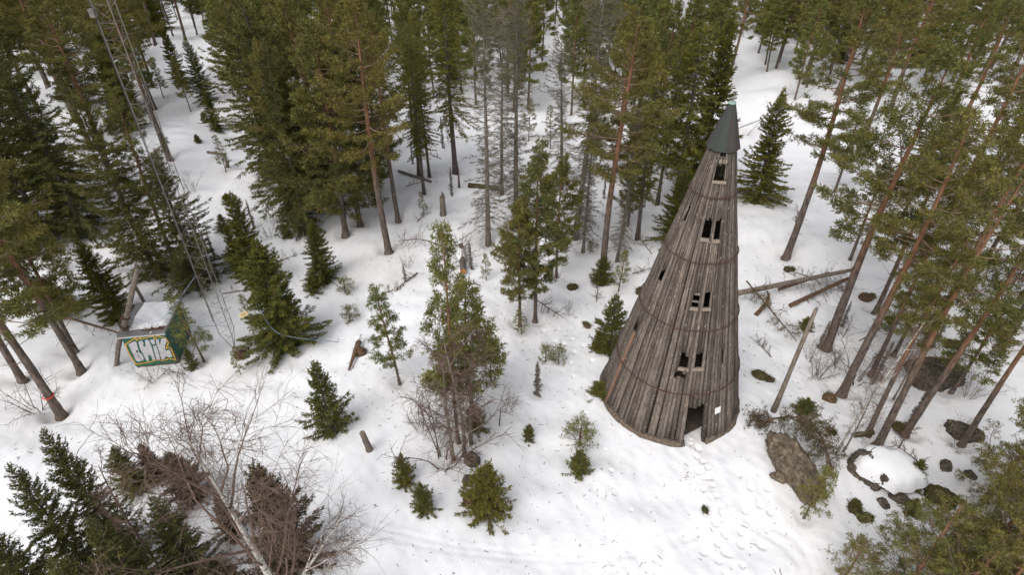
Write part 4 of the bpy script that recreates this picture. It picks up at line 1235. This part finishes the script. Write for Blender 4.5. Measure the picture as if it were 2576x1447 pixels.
letters = [
 [(305, 1045), (385, 1010), (415, 1020), (428, 1080), (450, 1150), (480, 1168), (500, 1215), (493, 1245), (420, 1255), (395, 1235), (350, 1140)],
 [(432, 1018), (480, 1000), (505, 1030), (500, 1075), (522, 1078), (520, 1000), (560, 990), (597, 1060), (620, 1160), (640, 1233), (600, 1243), (585, 1188), (556, 1180), (560, 1250), (530, 1250), (490, 1170), (455, 1110)],
 [(577, 1000), (638, 990), (652, 1048), (612, 1062)],
 [(614, 1078), (658, 1062), (690, 1180), (695, 1235), (650, 1240), (630, 1160)],
 [(652, 1000), (695, 985), (703, 1055), (727, 985), (788, 985), (800, 1010), (765, 1080), (768, 1130), (818, 1122), (843, 1208), (800, 1213), (770, 1200), (740, 1233), (705, 1233), (690, 1150), (667, 1070)],
]
gy_ = MB(); ribbon(gy_, outer, .055, .006); gy_.obj('graffiti_outline', [M['yellow_paint']], hut)
gl = MB(); gd = MB()
for L_ in letters:
    fillpoly(gl, L_, .004)
    ribbon(gd, L_, .019, .008)
eye = [(420 + 16 * math.cos(k), 1135 + 14 * math.sin(k)) for k in np.linspace(0, 6.28, 9)[:-1]]
fillpoly(gd, eye, .008)
gl.obj('graffiti_letters', [M['silver_paint']], hut); gd.obj('letter_outline', [M['outline_paint']], hut)
sn = MB(); nu, nv = 26, 26
U_, V_ = np.meshgrid(np.linspace(0, 1, nu), np.linspace(0, 1, nv))
left = .30 + .05 * np.sin(V_ * 9); front = .26 + .07 * np.sin(U_ * 7) + .10 * (U_ > .6) * U_
SX = left + (HW + .05 - left) * U_; SY = front + (HD + .1 - front) * V_
edge = np.clip(np.minimum(np.minimum(U_, 1 - U_), np.minimum(V_, 1 - V_)) * 9, 0, 1) ** .5
SZ = HH + .150 + edge * (.19 + .06 * np.sin(SX * 3 + 1) * np.cos(SY * 2.4) + .02 * np.sin(SX * 9) * np.sin(SY * 8))
ii = np.arange(nu * nv).reshape(nv, nu)
sn.quads(np.stack([SX, SY, SZ], -1), np.stack([ii[:-1, :-1], ii[:-1, 1:], ii[1:, 1:], ii[1:, :-1]], -1))
so_ = sn.obj('snow_on_roof', [M['snow']], None, True, list(P0)); so_.rotation_euler = hut.rotation_euler
tag(so_, kind='stuff')
nd_ = MB(); n = 170
q = rg.rand(n, 2); X = .3 + q[:, 0] * (HW - .3); Y = .2 + q[:, 1] ** 2.2 * (HD - .3)
d = rg.randn(n, 3); d[:, 2] = abs(d[:, 2]) * .2
nd_.blades(np.stack([X, Y, np.full(n, HH + .30)], -1), d, .09, .03, rg)
X = HW * (.5 + .5 * rg.rand(240)); Y = .12 + .2 * rg.rand(240); d = rg.randn(240, 3)
nd_.blades(np.stack([X, Y, np.full(240, HH + .17)], -1), d, .12, .04, rg)
no = nd_.obj('needle_litter', [M['needle_litter']], None, False, list(P0)); no.rotation_euler = hut.rotation_euler
tag(no, kind='stuff')

# ------------------------------------------------------------------ utility pole by the hut
b = ground(287, 920); tpt = onray(342, 676, b[1] + .35)
pole = empty('utility_pole', b, 'grey wooden utility pole leaning right beside the graffiti hut', 'pole')
mid = (tpt - b) * .50; m2 = (tpt - b) * .42
pm = MB(); pm.tube([[0, 0, -.3], m2 * .5, mid + (tpt - b) * .06], .12, 9); pm.obj('post', [M['dead_wood']], pole, True)
pm = MB(); o2 = np.array([.10, -.06, 0]); pm.tube([m2 + o2, (m2 + tpt - b) / 2 + o2, tpt - b + o2], [.13, .125, .115], 9); pm.obj('upper_pole', [M['dead_wood']], pole, True)
for f in (.44, .53):
    c = (tpt - b) * f + o2 * .5; dd = (tpt - b) / np.linalg.norm(tpt - b)
    pm = MB(); pm.tube([c - dd * .04, c + dd * .04], .21, 10); pm.obj('clamp', [M['rust']], pole)
sw = ground(325, 650)
pm = MB(); pm.sticks([tpt - b + o2], [sw - b], .008, .008); pm.sticks([(tpt - b) * .95], [ground(272, 898) - b], .008, .008); pm.obj('stay_wire', [M['galvanised']], pole)
def standing(name, label, cat, a_, b_, r0, r1, mat, jag=True):
    """a standing or leaning stick of dead wood between two points"""
    o = MB(); P = np.linspace(a_, b_, 6) - a_; rr = np.linspace(r0, r1, 6); rr[0] *= 1.25
    P[0, 2] -= .25
    o.tube(P, rr, 9, 0, True, .07, rg)
    if jag:
        for k in range(5):
            q = P[-1] + rg.randn(3) * r1 * .5; o.sticks([q], [q + np.array([0, 0, .12 + .3 * rg.rand()]) + rg.randn(3) * .03], r1 * .35, .004)
    ob = o.obj(name, [M[mat]], None, True, list(a_)); tag(ob, label, cat); return ob
a_ = ground(372, 778); standing('broken_post', 'short broken post sticking out of the snow behind the hut', 'post', a_, onray(344, 727, a_[1]), .11, .09, 'dead_wood')
a_ = ground(930, 1132); standing('wooden_post', 'short tilted wooden post alone on the open snow', 'post', a_, onray(911, 1090, a_[1] - .25), .15, .125, 'dead_wood', False)
a_ = ground(1115, 542); standing('tree_stump', 'tall grey stump on the snow in the upper centre', 'stump', a_, onray(1112, 494, a_[1]), .24, .19, 'dead_wood')
a_ = ground(1945, 1036); standing('broken_snag', 'bare broken grey snag leaning on its own right of the tower', 'snag', a_, onray(2052, 780, a_[1] + .3), .12, .085, 'dead_wood')
a_ = ground(1256, 1070); standing('dead_stick', 'thin dead stick standing in the snow left of the tower', 'stick', a_, onray(1259, 1035, a_[1]), .03, .02, 'rotten_wood')
a_ = ground(572, 420); standing('broken_snag', 'short stump with a fallen stem hanging from it in the snow clearing', 'snag', a_, onray(571, 405, a_[1]), .17, .14, 'dead_wood')
a_ = ground(1155, 472); standing('dead_stick', 'curved dark stick at the upper centre snow', 'stick', a_, onray(1153, 432, a_[1]), .10, .05, 'rotten_wood')

# ------------------------------------------------------------------ fallen wood
def fallen(name, label, cat, a_, b_, r0, r1, mat, nbr=0, brL=.8, sag=0.0, hang=-.2, needles=None, curve=None, both=True):
    o = empty(name, a_, label, cat)
    s_ = np.linspace(0, 1, 8)[:, None]
    P = (b_ - a_) * s_
    if curve is not None: P = P + np.asarray(curve) * np.sin(s_ * math.pi)
    tm = MB(); tm.tube(P, np.linspace(r0, r1, 8), 8, 0, True, .06, rg); tm.obj('stem', [M[mat]], o, True)
    if nbr:
        cm = MB(); d0 = (b_ - a_) / np.linalg.norm(b_ - a_); TPq = []; TDq = []
        for k in range(nbr):
            q = at_line(P, .08 + .9 * rg.rand())
            r = rg.randn(3); r -= d0 * (r @ d0); r /= np.linalg.norm(r); r[2] += hang
            d = r + d0 * .45
            L = brL * (.35 + .8 * rg.rand()); pts = [q]
            for j in range(4):
                d = d / np.linalg.norm(d) + rg.randn(3) * .18; d[2] += hang * .15; pts.append(pts[-1] + d / np.linalg.norm(d) * L / 4)
            cm.poly(pts, .016, .007, 0)
            for j in range(5):
                q2 = at_line(np.array(pts), .25 + .75 * rg.rand()); d2 = d + rg.randn(3) * .8; d2 /= np.linalg.norm(d2)
                e = q2 + d2 * L * .3; cm.sticks([q2], [e], .009, .005, 0)
                TPq.append(e); TDq.append(d2)
        if needles: tufts(cm, TPq, TDq, 7, .13, .028, rg, 1)
        cm.obj('dead_branches', [M['twig_bark']] + ([M[needles]] if needles else []), o)
    return o
zz = np.array([0, 0, 1.0])
fallen('fallen_tree', 'pale barkless fallen trunk lying from behind the tower to the red pine', 'fallen tree', ground(1850, 760) + zz * .7, ground(2145, 705) + zz * .9, .17, .11, 'dead_wood', 44, 1.1, hang=-.3)
fallen('fallen_tree', 'dark fallen trunk with hanging dead twigs just below the pale fallen trunk', 'fallen tree', ground(1985, 775) + zz * .2, ground(2125, 720) + zz * .6, .13, .10, 'rotten_wood', 70, 1.5, hang=-.7)
fallen('fallen_sapling', 'thin dead twiggy stem leaning from the tower side to the broken snag', 'dead tree', ground(1868, 742) + zz * 1.1, ground(2000, 868) + zz * .3, .05, .025, 'rotten_wood', 38, .8, needles='grey_needles')
fallen('fallen_tree', 'short rotten stem end beside the pale fallen trunk', 'log', ground(1955, 738) + zz * .3, ground(2075, 712) + zz * .8, .10, .08, 'rotten_wood', 10, .5)
pb = ground(287, 920); fallen('fallen_tree', 'thin leaning stem with hanging twigs propped on the utility pole', 'fallen tree', ground(150, 800) + zz * .25, onray(303, 839, pb[1] + .2), .085, .045, 'rotten_wood', 12, .7, hang=-1.1)
fallen('fallen_log', 'dark fallen stem hanging from the stump in the snow clearing', 'log', ground(527, 396) + zz * .5, ground(572, 410) + zz * .75, .13, .10, 'dead_wood', 7, .7)
fallen('fallen_log', 'dark log lying on snow right of the old pine trunk', 'log', ground(1003, 437) + zz * .25, ground(1085, 460) + zz * .12, .13, .10, 'dead_wood')
fallen('fallen_log', 'dark mossy log at the foot of the lichen spruces', 'log', ground(1178, 470) + zz * .15, ground(1255, 478) + zz * .15, .22, .2, 'moss')
fl_ = fallen('felled_tree', 'felled tree with a fresh orange sawn end among bare branches', 'felled tree', ground(1166, 692) + zz * .3, ground(1160, 628) + zz * .40, .20, .15, 'spruce_bark', 46, 1.9, hang=.25)
cu = MB(); dd = ground(1160, 628) + zz * .1 - ground(1166, 692); dd /= np.linalg.norm(dd); cu.tube([-dd * .03, -dd * .005], .195, 14); cu.obj('sawn_end', [M['cut_wood']], fl_)
fallen('dead_branches', 'bare dead branches arching left of the felled tree', 'dead branch', ground(1140, 640) + zz * .2, ground(1005, 622) + zz * .5, .05, .02, 'rotten_wood', 22, 1.2, hang=.2, curve=(0, 0, .5))
fallen('dead_branches', 'dead branch pile lying below the needle strewn snow', 'dead branch', ground(1050, 690) + zz * .1, ground(1000, 730) + zz * .15, .04, .02, 'rotten_wood', 18, .7)
fallen('rotten_log', 'rotten brown log poking from the snow left of the slender pine', 'log', ground(905, 872) + zz * .35, ground(878, 935) + zz * .1, .17, .05, 'rotten_wood', 8, .4)
fallen('dead_branches', 'dead branches spreading at the foot of the bushy pines', 'dead branch', ground(1350, 775) + zz * .6, ground(1412, 800) + zz * .1, .035, .015, 'rotten_wood', 26, .8)
fallen('fallen_sapling', 'dead twiggy spruce top arching over the lichen boulder', 'dead tree', ground(1905, 1075) + zz * .3, ground(2085, 1205) + zz * .5, .055, .03, 'rotten_wood', 60, .9, hang=.1, needles='brown_needles', curve=(.5, .5, 1.1))
fallen('dead_branches', 'brown dead twigs spilling left above the lichen boulder', 'dead branch', ground(1950, 1075) + zz * .3, ground(1885, 1062) + zz * .15, .03, .015, 'rotten_wood', 40, .8, needles='brown_needles')
fallen('dead_branches', 'tangle of grey dead twigs lying over the right side of the lichen boulder', 'dead branch', ground(1975, 1085) + zz * .9, ground(2075, 1200) + zz * .7, .04, .02, 'dead_wood', 70, .8, hang=-.1, needles='grey_needles', curve=(.2, .2, .3))
fallen('fallen_log', 'short dark log beside the foot of the slim birch', 'log', ground(2145, 1100) + zz * .1, ground(2195, 1092) + zz * .1, .13, .12, 'moss')
fallen('curved_root', 'curved dark root on the snow between tower and fallen trunk', 'root', ground(1900, 795) + zz * .05, ground(1925, 745) + zz * .4, .14, .05, 'rotten_wood', 8, .5, curve=(.35, 0, .2))
fallen('fallen_stick', 'thin fallen stick on the snow in the lower right', 'stick', ground(2205, 1110) + zz * .05, ground(2160, 1350) * 0 + ground(2180, 1205) + zz * .05, .02, .012, 'rotten_wood')
bpn = ground(480, 1190); fallen('dead_sapling', 'bare dead stem leaning among the lower left spruces', 'dead tree', ground(465, 1230) + zz * .1, onray(410, 1165, ground(465, 1230)[1] + .1), .05, .03, 'rotten_wood')

# loose dead branches and twiggy dead saplings between the trees
_k = 0
for px, py, L_, rot_ in ((1020, 470, 1.6, .4), (1110, 400, 2.0, 2.6), (1185, 520, 1.4, .2), (1245, 640, 2.2, 1.0), (1330, 600, 1.8, 2.2), (1400, 640, 1.5, .6), (1490, 560, 2.0, 2.8),
        (1590, 690, 1.7, .3), (1640, 640, 2.1, 1.9), (1050, 560, 1.2, 1.2), (1210, 720, 1.6, 2.9), (1095, 720, 1.4, .9), (960, 740, 1.2, .2), (1500, 760, 1.4, 1.4), (2000, 560, 1.5, 1.1),
        (1940, 900, 1.3, 2.0), (2040, 700, 1.6, 2.7), (2160, 860, 1.8, .5), (2100, 930, 1.5, 1.2), (2260, 1130, 1.4, .8), (2330, 1180, 1.6, 2.2), (700, 660, 1.3, .5), (560, 740, 1.8, .1), (540, 690, 1.5, 2.9)):
    a_ = ground(px, py); _k += 1
    where = 'on the snow among the centre trees' if px < 1700 and px > 900 else ('on the snow under the right-hand pines' if px > 1700 else 'on the snow near the mast')
    o_ = fallen('dead_branch', 'dead brown branch with side twigs lying ' + where, 'dead branch', a_ + zz * .05, a_ + np.array([math.cos(rot_) * L_, math.sin(rot_) * L_, .25]), .028, .012, 'rotten_wood', 16, .65, hang=.1)
    o_['group'] = 'dead branches lying ' + where
_rs = random.Random(4)
for k in range(46):
    px, py = _rs.uniform(950, 1900), _rs.uniform(330, 720)
    if k % 3 == 0: px, py = _rs.uniform(2000, 2450), _rs.uniform(700, 1150)
    if k % 7 == 0: px, py = _rs.uniform(470, 700), _rs.uniform(300, 760)
    a_ = ground(px, py)
    if math.hypot(a_[0] - TWX, a_[1] - TWY) < 4.2: continue
    kd = _rs.choice(('bush', 'deadtop', 'bush', 'thinpine'))
    hh = {'bush': 1.7, 'deadtop': 2.4, 'thinpine': 1.8}[kd] * _rs.uniform(.6, 1.3)
    where = 'between the centre trees' if px < 1950 and px > 900 else ('between the right-hand trunks' if px > 1950 else 'on the slope by the mast')
    nm_ = {'bush': 'few thin bare twigs standing in snow ', 'deadtop': 'short dead spruce stem standing in snow ', 'thinpine': 'tiny thin pine sapling standing in snow '}[kd]
    tree(kd, a_, hh, .8, nm_ + where, nm_.replace(' standing in snow ', 's ') + where)

# ------------------------------------------------------------------ rocks
def rock(name, label, px, size, mat, seed, yaw=0.0, sink=.25, cat='rock', at=None, tilt=0.0, cap=None):
    import bmesh
    from mathutils import noise
    bm = bmesh.new(); bmesh.ops.create_icosphere(bm, subdivisions=5 if max(size) > .8 else 4, radius=1)
    off = Vector((seed * 3.7, seed * 1.3, 2.0))
    for v in bm.verts:
        d = v.co.normalized()
        k = 1 + .34 * noise.noise(d * 1.2 + off) + .26 * noise.noise(d * 2.6 + off) + .16 * abs(noise.noise(d * 6 + off)) + .11 * noise.noise(d * 13 + off) - .10 * abs(noise.noise(Vector((d.x * 2, d.y * 9, d.z * 9)) + off))
        c = d * k
        c = Vector([math.copysign(abs(q) ** .75, q) for q in c])
        v.co = Vector((c.x * size[0], c.y * size[1], c.z * size[2]))
    me = bpy.data.meshes.new(name); bm.to_mesh(me); bm.free()
    me.materials.append(M[mat])
    for p in me.polygons: p.use_smooth = True
    g_ = ground(*px)
    o = link(name, me, None, (g_[0], g_[1], g_[2] - sink * size[2] + size[2] * .5))
    o.rotation_euler = (tilt, 0, yaw)
    if mat in ('moss', 'rotten_wood'):
        m_ = MB(); n = 130; r_ = np.random.RandomState(seed)
        d = r_.randn(n, 3); d[:, 2] = abs(d[:, 2]) * .7; d /= np.linalg.norm(d, axis=1)[:, None]
        d2 = d + r_.randn(n, 3) * .5 + [0, 0, .5]
        m_.blades(d * np.array(size) * .9, d2, .16 * (.5 + r_.rand(n)), .03, r_)
        m_.obj('heather', [M['brown_needles' if seed % 2 else 'dark_needles']], o)
    return tag(o, label, cat)
def gdir(p, q):
    a_, b_ = ground(*p), ground(*q); return math.atan2(b_[1] - a_[1], b_[0] - a_[0]), np.linalg.norm(b_ - a_)
yaw, L_ = gdir((1945, 1112), (2055, 1262)); print('boulder len', L_)
rock('boulder', 'long lichen grey boulder right of the tower, half free of snow', (1996, 1190), (L_ * .48, .62, 1.05), 'rock', 1, yaw, .30, 'boulder', tilt=.25)
rock('rock', 'small grey stone at the left foot of the lichen boulder', (1956, 1205), (.34, .18, .22), 'rock', 2, -.5)
bl_ = rock('boulder', 'round snow capped boulder with a dark left side in the lower right', (2200, 1190), (.95, .85, .85), 'dark_rock', 3, .3, .30, 'boulder')
rock('boulder', 'big dark mossy ledge under the right-hand pines', (2345, 950), (1.35, .95, .75), 'dark_rock', 4, .2, .3, 'boulder')
RK = [((1910, 948), (.38, .30, .28), 'moss', 'dark mossy tussock on the snow right of the tower'),
      ((1935, 958), (.22, .2, .15), 'moss', 'small mossy tussock just right of the dark tussock'),
      ((1986, 680), (.22, .35, .2), 'moss', 'small dark tussock near the foot of the lone red trunk pine'),
      ((2176, 752), (.34, .3, .3), 'rotten_wood', 'brown stump like stone behind the thick right-hand pine'),
      ((2192, 748), (.2, .18, .18), 'rotten_wood', 'small brown stone right of the brown stump like one'),
      ((2474, 905), (.36, .2, .14), 'moss', 'flat mossy stone on snow near the right edge'),
      ((2425, 935), (.13, .12, .1), 'rotten_wood', 'tiny dark stone on snow left of the flat mossy one'),
      ((2425, 1090), (.75, .35, .35), 'dark_rock', 'dark oblong rock behind the slanting thin pine'),
      ((2282, 1210), (.62, .5, .5), 'rotten_wood', 'mossy stump right of the snow capped boulder'),
      ((2148, 1282), (.30, .22, .2), 'moss', 'dark stone in the lower right, left of three'),
      ((2222, 1270), (.26, .2, .2), 'dark_rock', 'dark stone in the lower right, middle of three'),
      ((2262, 1258), (.42, .22, .24), 'dark_rock', 'dark stone in the lower right, right of three'),
      ((2175, 1305), (.3, .2, .18), 'moss', 'mossy stone lowest of the lower right stones'),
      ((2378, 1175), (.36, .22, .22), 'dark_rock', 'dark stone by a snow drift at the far lower right'),
      ((2440, 1200), (.26, .2, .2), 'dark_rock', 'small dark stone right of the snow drift'),
      ((2360, 1255), (.6, .45, .4), 'moss', 'mossy hummock above the olive pines'),
      ((2260, 1075), (.3, .25, .15), 'moss', 'low mossy stone between the straight pines'),
      ((2046, 1072), (.16, .1, .1), 'dark_rock', 'tiny black stone above the lichen boulder'),
      ((2090, 1088), (.24, .17, .13), 'moss', 'small brown tussock above the slim birch foot'),
      ((1188, 1165), (.32, .30, .45), 'dark_rock', 'dark rock face at the snowy ledge below the thicket, upper one'),
      ((1178, 1215), (.26, .22, .3), 'dark_rock', 'dark rock face at the snowy ledge below the thicket, lower one'),
      ((1182, 1265), (.30, .25, .25), 'rotten_wood', 'brown rock at the left foot of the sprawling spruce'),
      ((1772, 1287), (.10, .08, .06), 'rotten_wood', 'small dark lump on the snow left of the footprints'),
      ((1305, 735), (.3, .25, .25), 'rotten_wood', 'brown stump left of the bushy pines'),
      ((1440, 725), (.35, .25, .22), 'moss', 'mossy tussock right of the bushy pines'),
      ((1610, 735), (.3, .25, .25), 'moss', 'mossy stump at the left of the tower foot, in back'),
      ((1475, 820), (.3, .16, .14), 'rotten_wood', 'dark flat tussock left of the young tower spruce'),
      ((1505, 812), (.16, .12, .10), 'rotten_wood', 'small dark tussock nearest the young tower spruce'),
      ((908, 890), (.3, .25, .3), 'rotten_wood', 'brown rotten stump by the rotten log'),
      ((497, 352), (.16, .16, .2), 'dark_rock', 'tiny dark lump in the snow clearing'),
      ((605, 895), (.35, .28, .2), 'rotten_wood', 'rotten block at the foot of the mast'),
      ((2395, 870), (.4, .3, .25), 'moss', 'mossy hump behind the ledge under the pines'),
      ((2085, 1005), (.3, .3, .25), 'rotten_wood', 'brown root lump at the foot of the reddish pine'),
      ((570, 500), (.3, .25, .25), 'moss', 'mossy lump under the small dark spruce bush')]
for k, (px, sz, mt, lab) in enumerate(RK):
    rock('tussock' if mt == 'moss' else ('stump_lump' if mt == 'rotten_wood' else 'rock'), lab, px, sz, mt, 10 + k, k * .8, .35, 'tussock' if mt == 'moss' else ('stump' if mt == 'rotten_wood' else 'rock'))
def snowcap(px, off, R_, h_, zbase, seed, name='snow_cap'):
    g_ = ground(*px); m_ = MB(); n, k = 9, 28; V = [[0, 0, h_]]
    r_ = np.random.RandomState(seed); ph = r_.rand(3) * 6
    for i in range(1, n + 1):
        f = i / n
        for j in range(k):
            a = j * 2 * math.pi / k; rr = R_ * (1 + .12 * math.sin(2 * a + ph[0]) + .07 * math.sin(5 * a + ph[1]) + .06 * math.sin(9 * a + ph[2]) + .05 * r_.randn() * (f > .75))
            V.append([math.cos(a) * rr * f * off[2], math.sin(a) * rr * f, h_ * (1 - f ** 3) ** .6 - (.25 * h_ if i == n else 0)])
    V = np.array(V); T_ = [[0, 1 + j, 1 + (j + 1) % k] for j in range(k)]
    Q_ = [[1 + (i - 1) * k + j, 1 + i * k + j, 1 + i * k + (j + 1) % k, 1 + (i - 1) * k + (j + 1) % k] for i in range(1, n) for j in range(k)]
    m_.tris(V, T_); m_.Q.append(np.array(Q_)); m_.qm.append(np.zeros(len(Q_)))
    o = m_.obj(name, [M['snow']], None, True, [g_[0] + off[0], g_[1] + off[1], g_[2] + zbase]); return tag(o, kind='stuff')
snowcap((2200, 1190), (.34, -.14, 1.05), 1.18, .66, .46, 1)
snowcap((1205, 1215), (0.05, .1, .8), .62, .28, .0, 2)
snowcap((1160, 652), (0, 0, .45), .7, .22, .42, 3)
snowcap((905, 868), (0, .05, .7), .25, .15, .48, 4)

# ------------------------------------------------------------------ radio mast
g0 = ground(592, 884)
mast = empty('lattice_mast', g0, 'tall thin guyed steel lattice mast rising past the top of the picture', 'mast')
ms = .46
LEG = [np.array([math.cos(a), math.sin(a), 0]) * ms for a in (math.radians(195), math.radians(315), math.radians(75))]
MHt = 27.0; z0 = 1.35
for lg in LEG:
    m_ = MB(); m_.tube([lg * .12 + zz * .25, lg + zz * z0, lg + zz * MHt], .017, 6); m_.obj('leg', [M['galvanised']], mast, True)
lat = MB(); z = z0; A0 = []; A1 = []; k = 0
while z < MHt - .8:
    for i in range(3):
        p, q = LEG[i], LEG[(i + 1) % 3]
        A0.append(p + zz * z); A1.append(q + zz * z)
        if k % 2: p, q = q, p
        A0.append(p + zz * z); A1.append(q + zz * (z + .62))
    z += .62; k += 1
lat.sticks(A0, A1, .007, .007); lat.obj('lattice', [M['galvanised']], mast)
ft = MB(); ft.tube([zz * -.2, zz * .30], [.16, .10], 10); ft.obj('foot', [M['galvanised']], mast)
cbl = MB(); cbl.tube([LEG[0] * 1.1 + zz * 2.2, LEG[0] * 1.1 + zz * 12, LEG[0] * 1.1 + zz * MHt], .02, 5); cbl.obj('feed_cable', [M['cable']], mast)
bx = MB(); bx.box(LEG[0] * 1.15 + zz * 7.4, .16, .14, .22); bx.box(LEG[0] * 1.15 + zz * 17.2, .2, .2, .3); bx.obj('junction_box', [M['galvanised']], mast)
fallen('mast_log', 'pale squared log lying under the foot of the mast', 'log', ground(588, 886) + zz * .12, ground(627, 882) + zz * .12, .17, .15, 'dead_wood')
# sign, facing the camera side, clipped on the lattice
sg = onray(613, 791, (g0 + LEG[1])[1] - .12)
so2 = empty('mast_sign', sg, 'small yellow warning sign with dark lettering fixed on the mast', 'sign')
so2.rotation_euler = (math.radians(-8), math.radians(-24), math.radians(14))
m_ = MB(); m_.box([0, 0, 0], .44, .02, .26); m_.obj('plate', [M['plate_yellow']], so2)
m_ = MB()
for rw, xs in ((.03, (-.12, -.08, -.045, -.01, .03, .07, .10)), (-.045, (-.10, -.06, -.03, .02, .06, .09, .13))):
    for k, x in enumerate(xs): m_.box([x, -.013, rw + (.004 if k % 3 else -.003)], .022, .004, .045 if k % 2 else .03)
m_.obj('lettering', [M['plate_ink']], so2)
def wire(name, label, cat, pts, r, mat):
    P = np.array(pts, float)
    t = np.linspace(0, len(P) - 1, 8 * (len(P) - 1) + 1); i = np.clip(t.astype(int), 0, len(P) - 2); f = (t - i)[:, None]
    p0 = P[np.clip(i - 1, 0, len(P) - 1)]; p1 = P[i]; p2 = P[i + 1]; p3 = P[np.clip(i + 2, 0, len(P) - 1)]
    Q = .5 * ((2 * p1) + (-p0 + p2) * f + (2 * p0 - 5 * p1 + 4 * p2 - p3) * f ** 2 + (-p0 + 3 * p1 - 3 * p2 + p3) * f ** 3)
    m_ = MB(); m_.tube(Q, r, 5, 0, True); o = m_.obj(name, [M[mat]], None, True); return tag(o, label, cat)
yS = ground(722, 872)[1]
wire('guy_rope', 'pale blue guy rope crossing the bright green spruce to the snow', 'rope', [onray(655, 780, yS - 1.2), onray(690, 832, yS - 1.2), onray(745, 850, yS - 1.25), ground(852, 862) + zz * .05], .020, 'rope_blue')
wire('cable', 'dark cable running from the hut to the mast', 'cable', [P0 + HR @ np.array([HW + .05, 1.0, HH - .1]), at_h(500, 822, 1.6), at_h(540, 820, 1.3), g0 + LEG[0] + zz * 1.4], .009, 'cable')
wire('guy_rope', 'thin wire strung from the utility pole across to the mast', 'wire', [b + (tpt - b) * .56, at_h(400, 808, 3.5), g0 + LEG[0] + zz * 5.2], .012, 'rope_blue')
wire('overhead_wire', 'thin grey wire slanting from the tower roof to the upper right', 'wire', [np.array([TWX + .3, TWY + .3, zc1 - 1.2]), onray(2030, 232, 40), onray(2375, -30, 58)], .018, 'galvanised')
# orange ribbon on the left pine
g1 = ground(150, 1040)
m_ = MB(); q = np.linspace(0, 2 * np.pi, 21)
c1 = g1 + zz * 1.25
m_.tube(np.stack([.235 * np.cos(q), .235 * np.sin(q), .02 * np.sin(q * 2)], -1), .028, 5, 0, False)
rb2 = m_.obj('ribbon', [M['ribbon']], None, True, list(c1)); tag(rb2, 'orange marking ribbon tied round the left pine trunk', 'ribbon')

# ------------------------------------------------------------------ twigs and cones strewn on the snow
m_ = MB(); n = 4200
X = rg.uniform(-24, 22, n); Y = rg.uniform(9.5, 48, n); a = rg.rand(n) * 6.28; L_ = .04 + .22 * rg.rand(n) ** 4
P_ = np.array([[x, y, gz(x, y) + .015] for x, y in zip(X, Y)])
D_ = np.stack([np.cos(a), np.sin(a), .1 * rg.randn(n)], -1)
m_.sticks(P_, P_ + D_ * L_[:, None], .014, .008)
tag(m_.obj('forest_litter', [M['rotten_wood']]), kind='stuff')
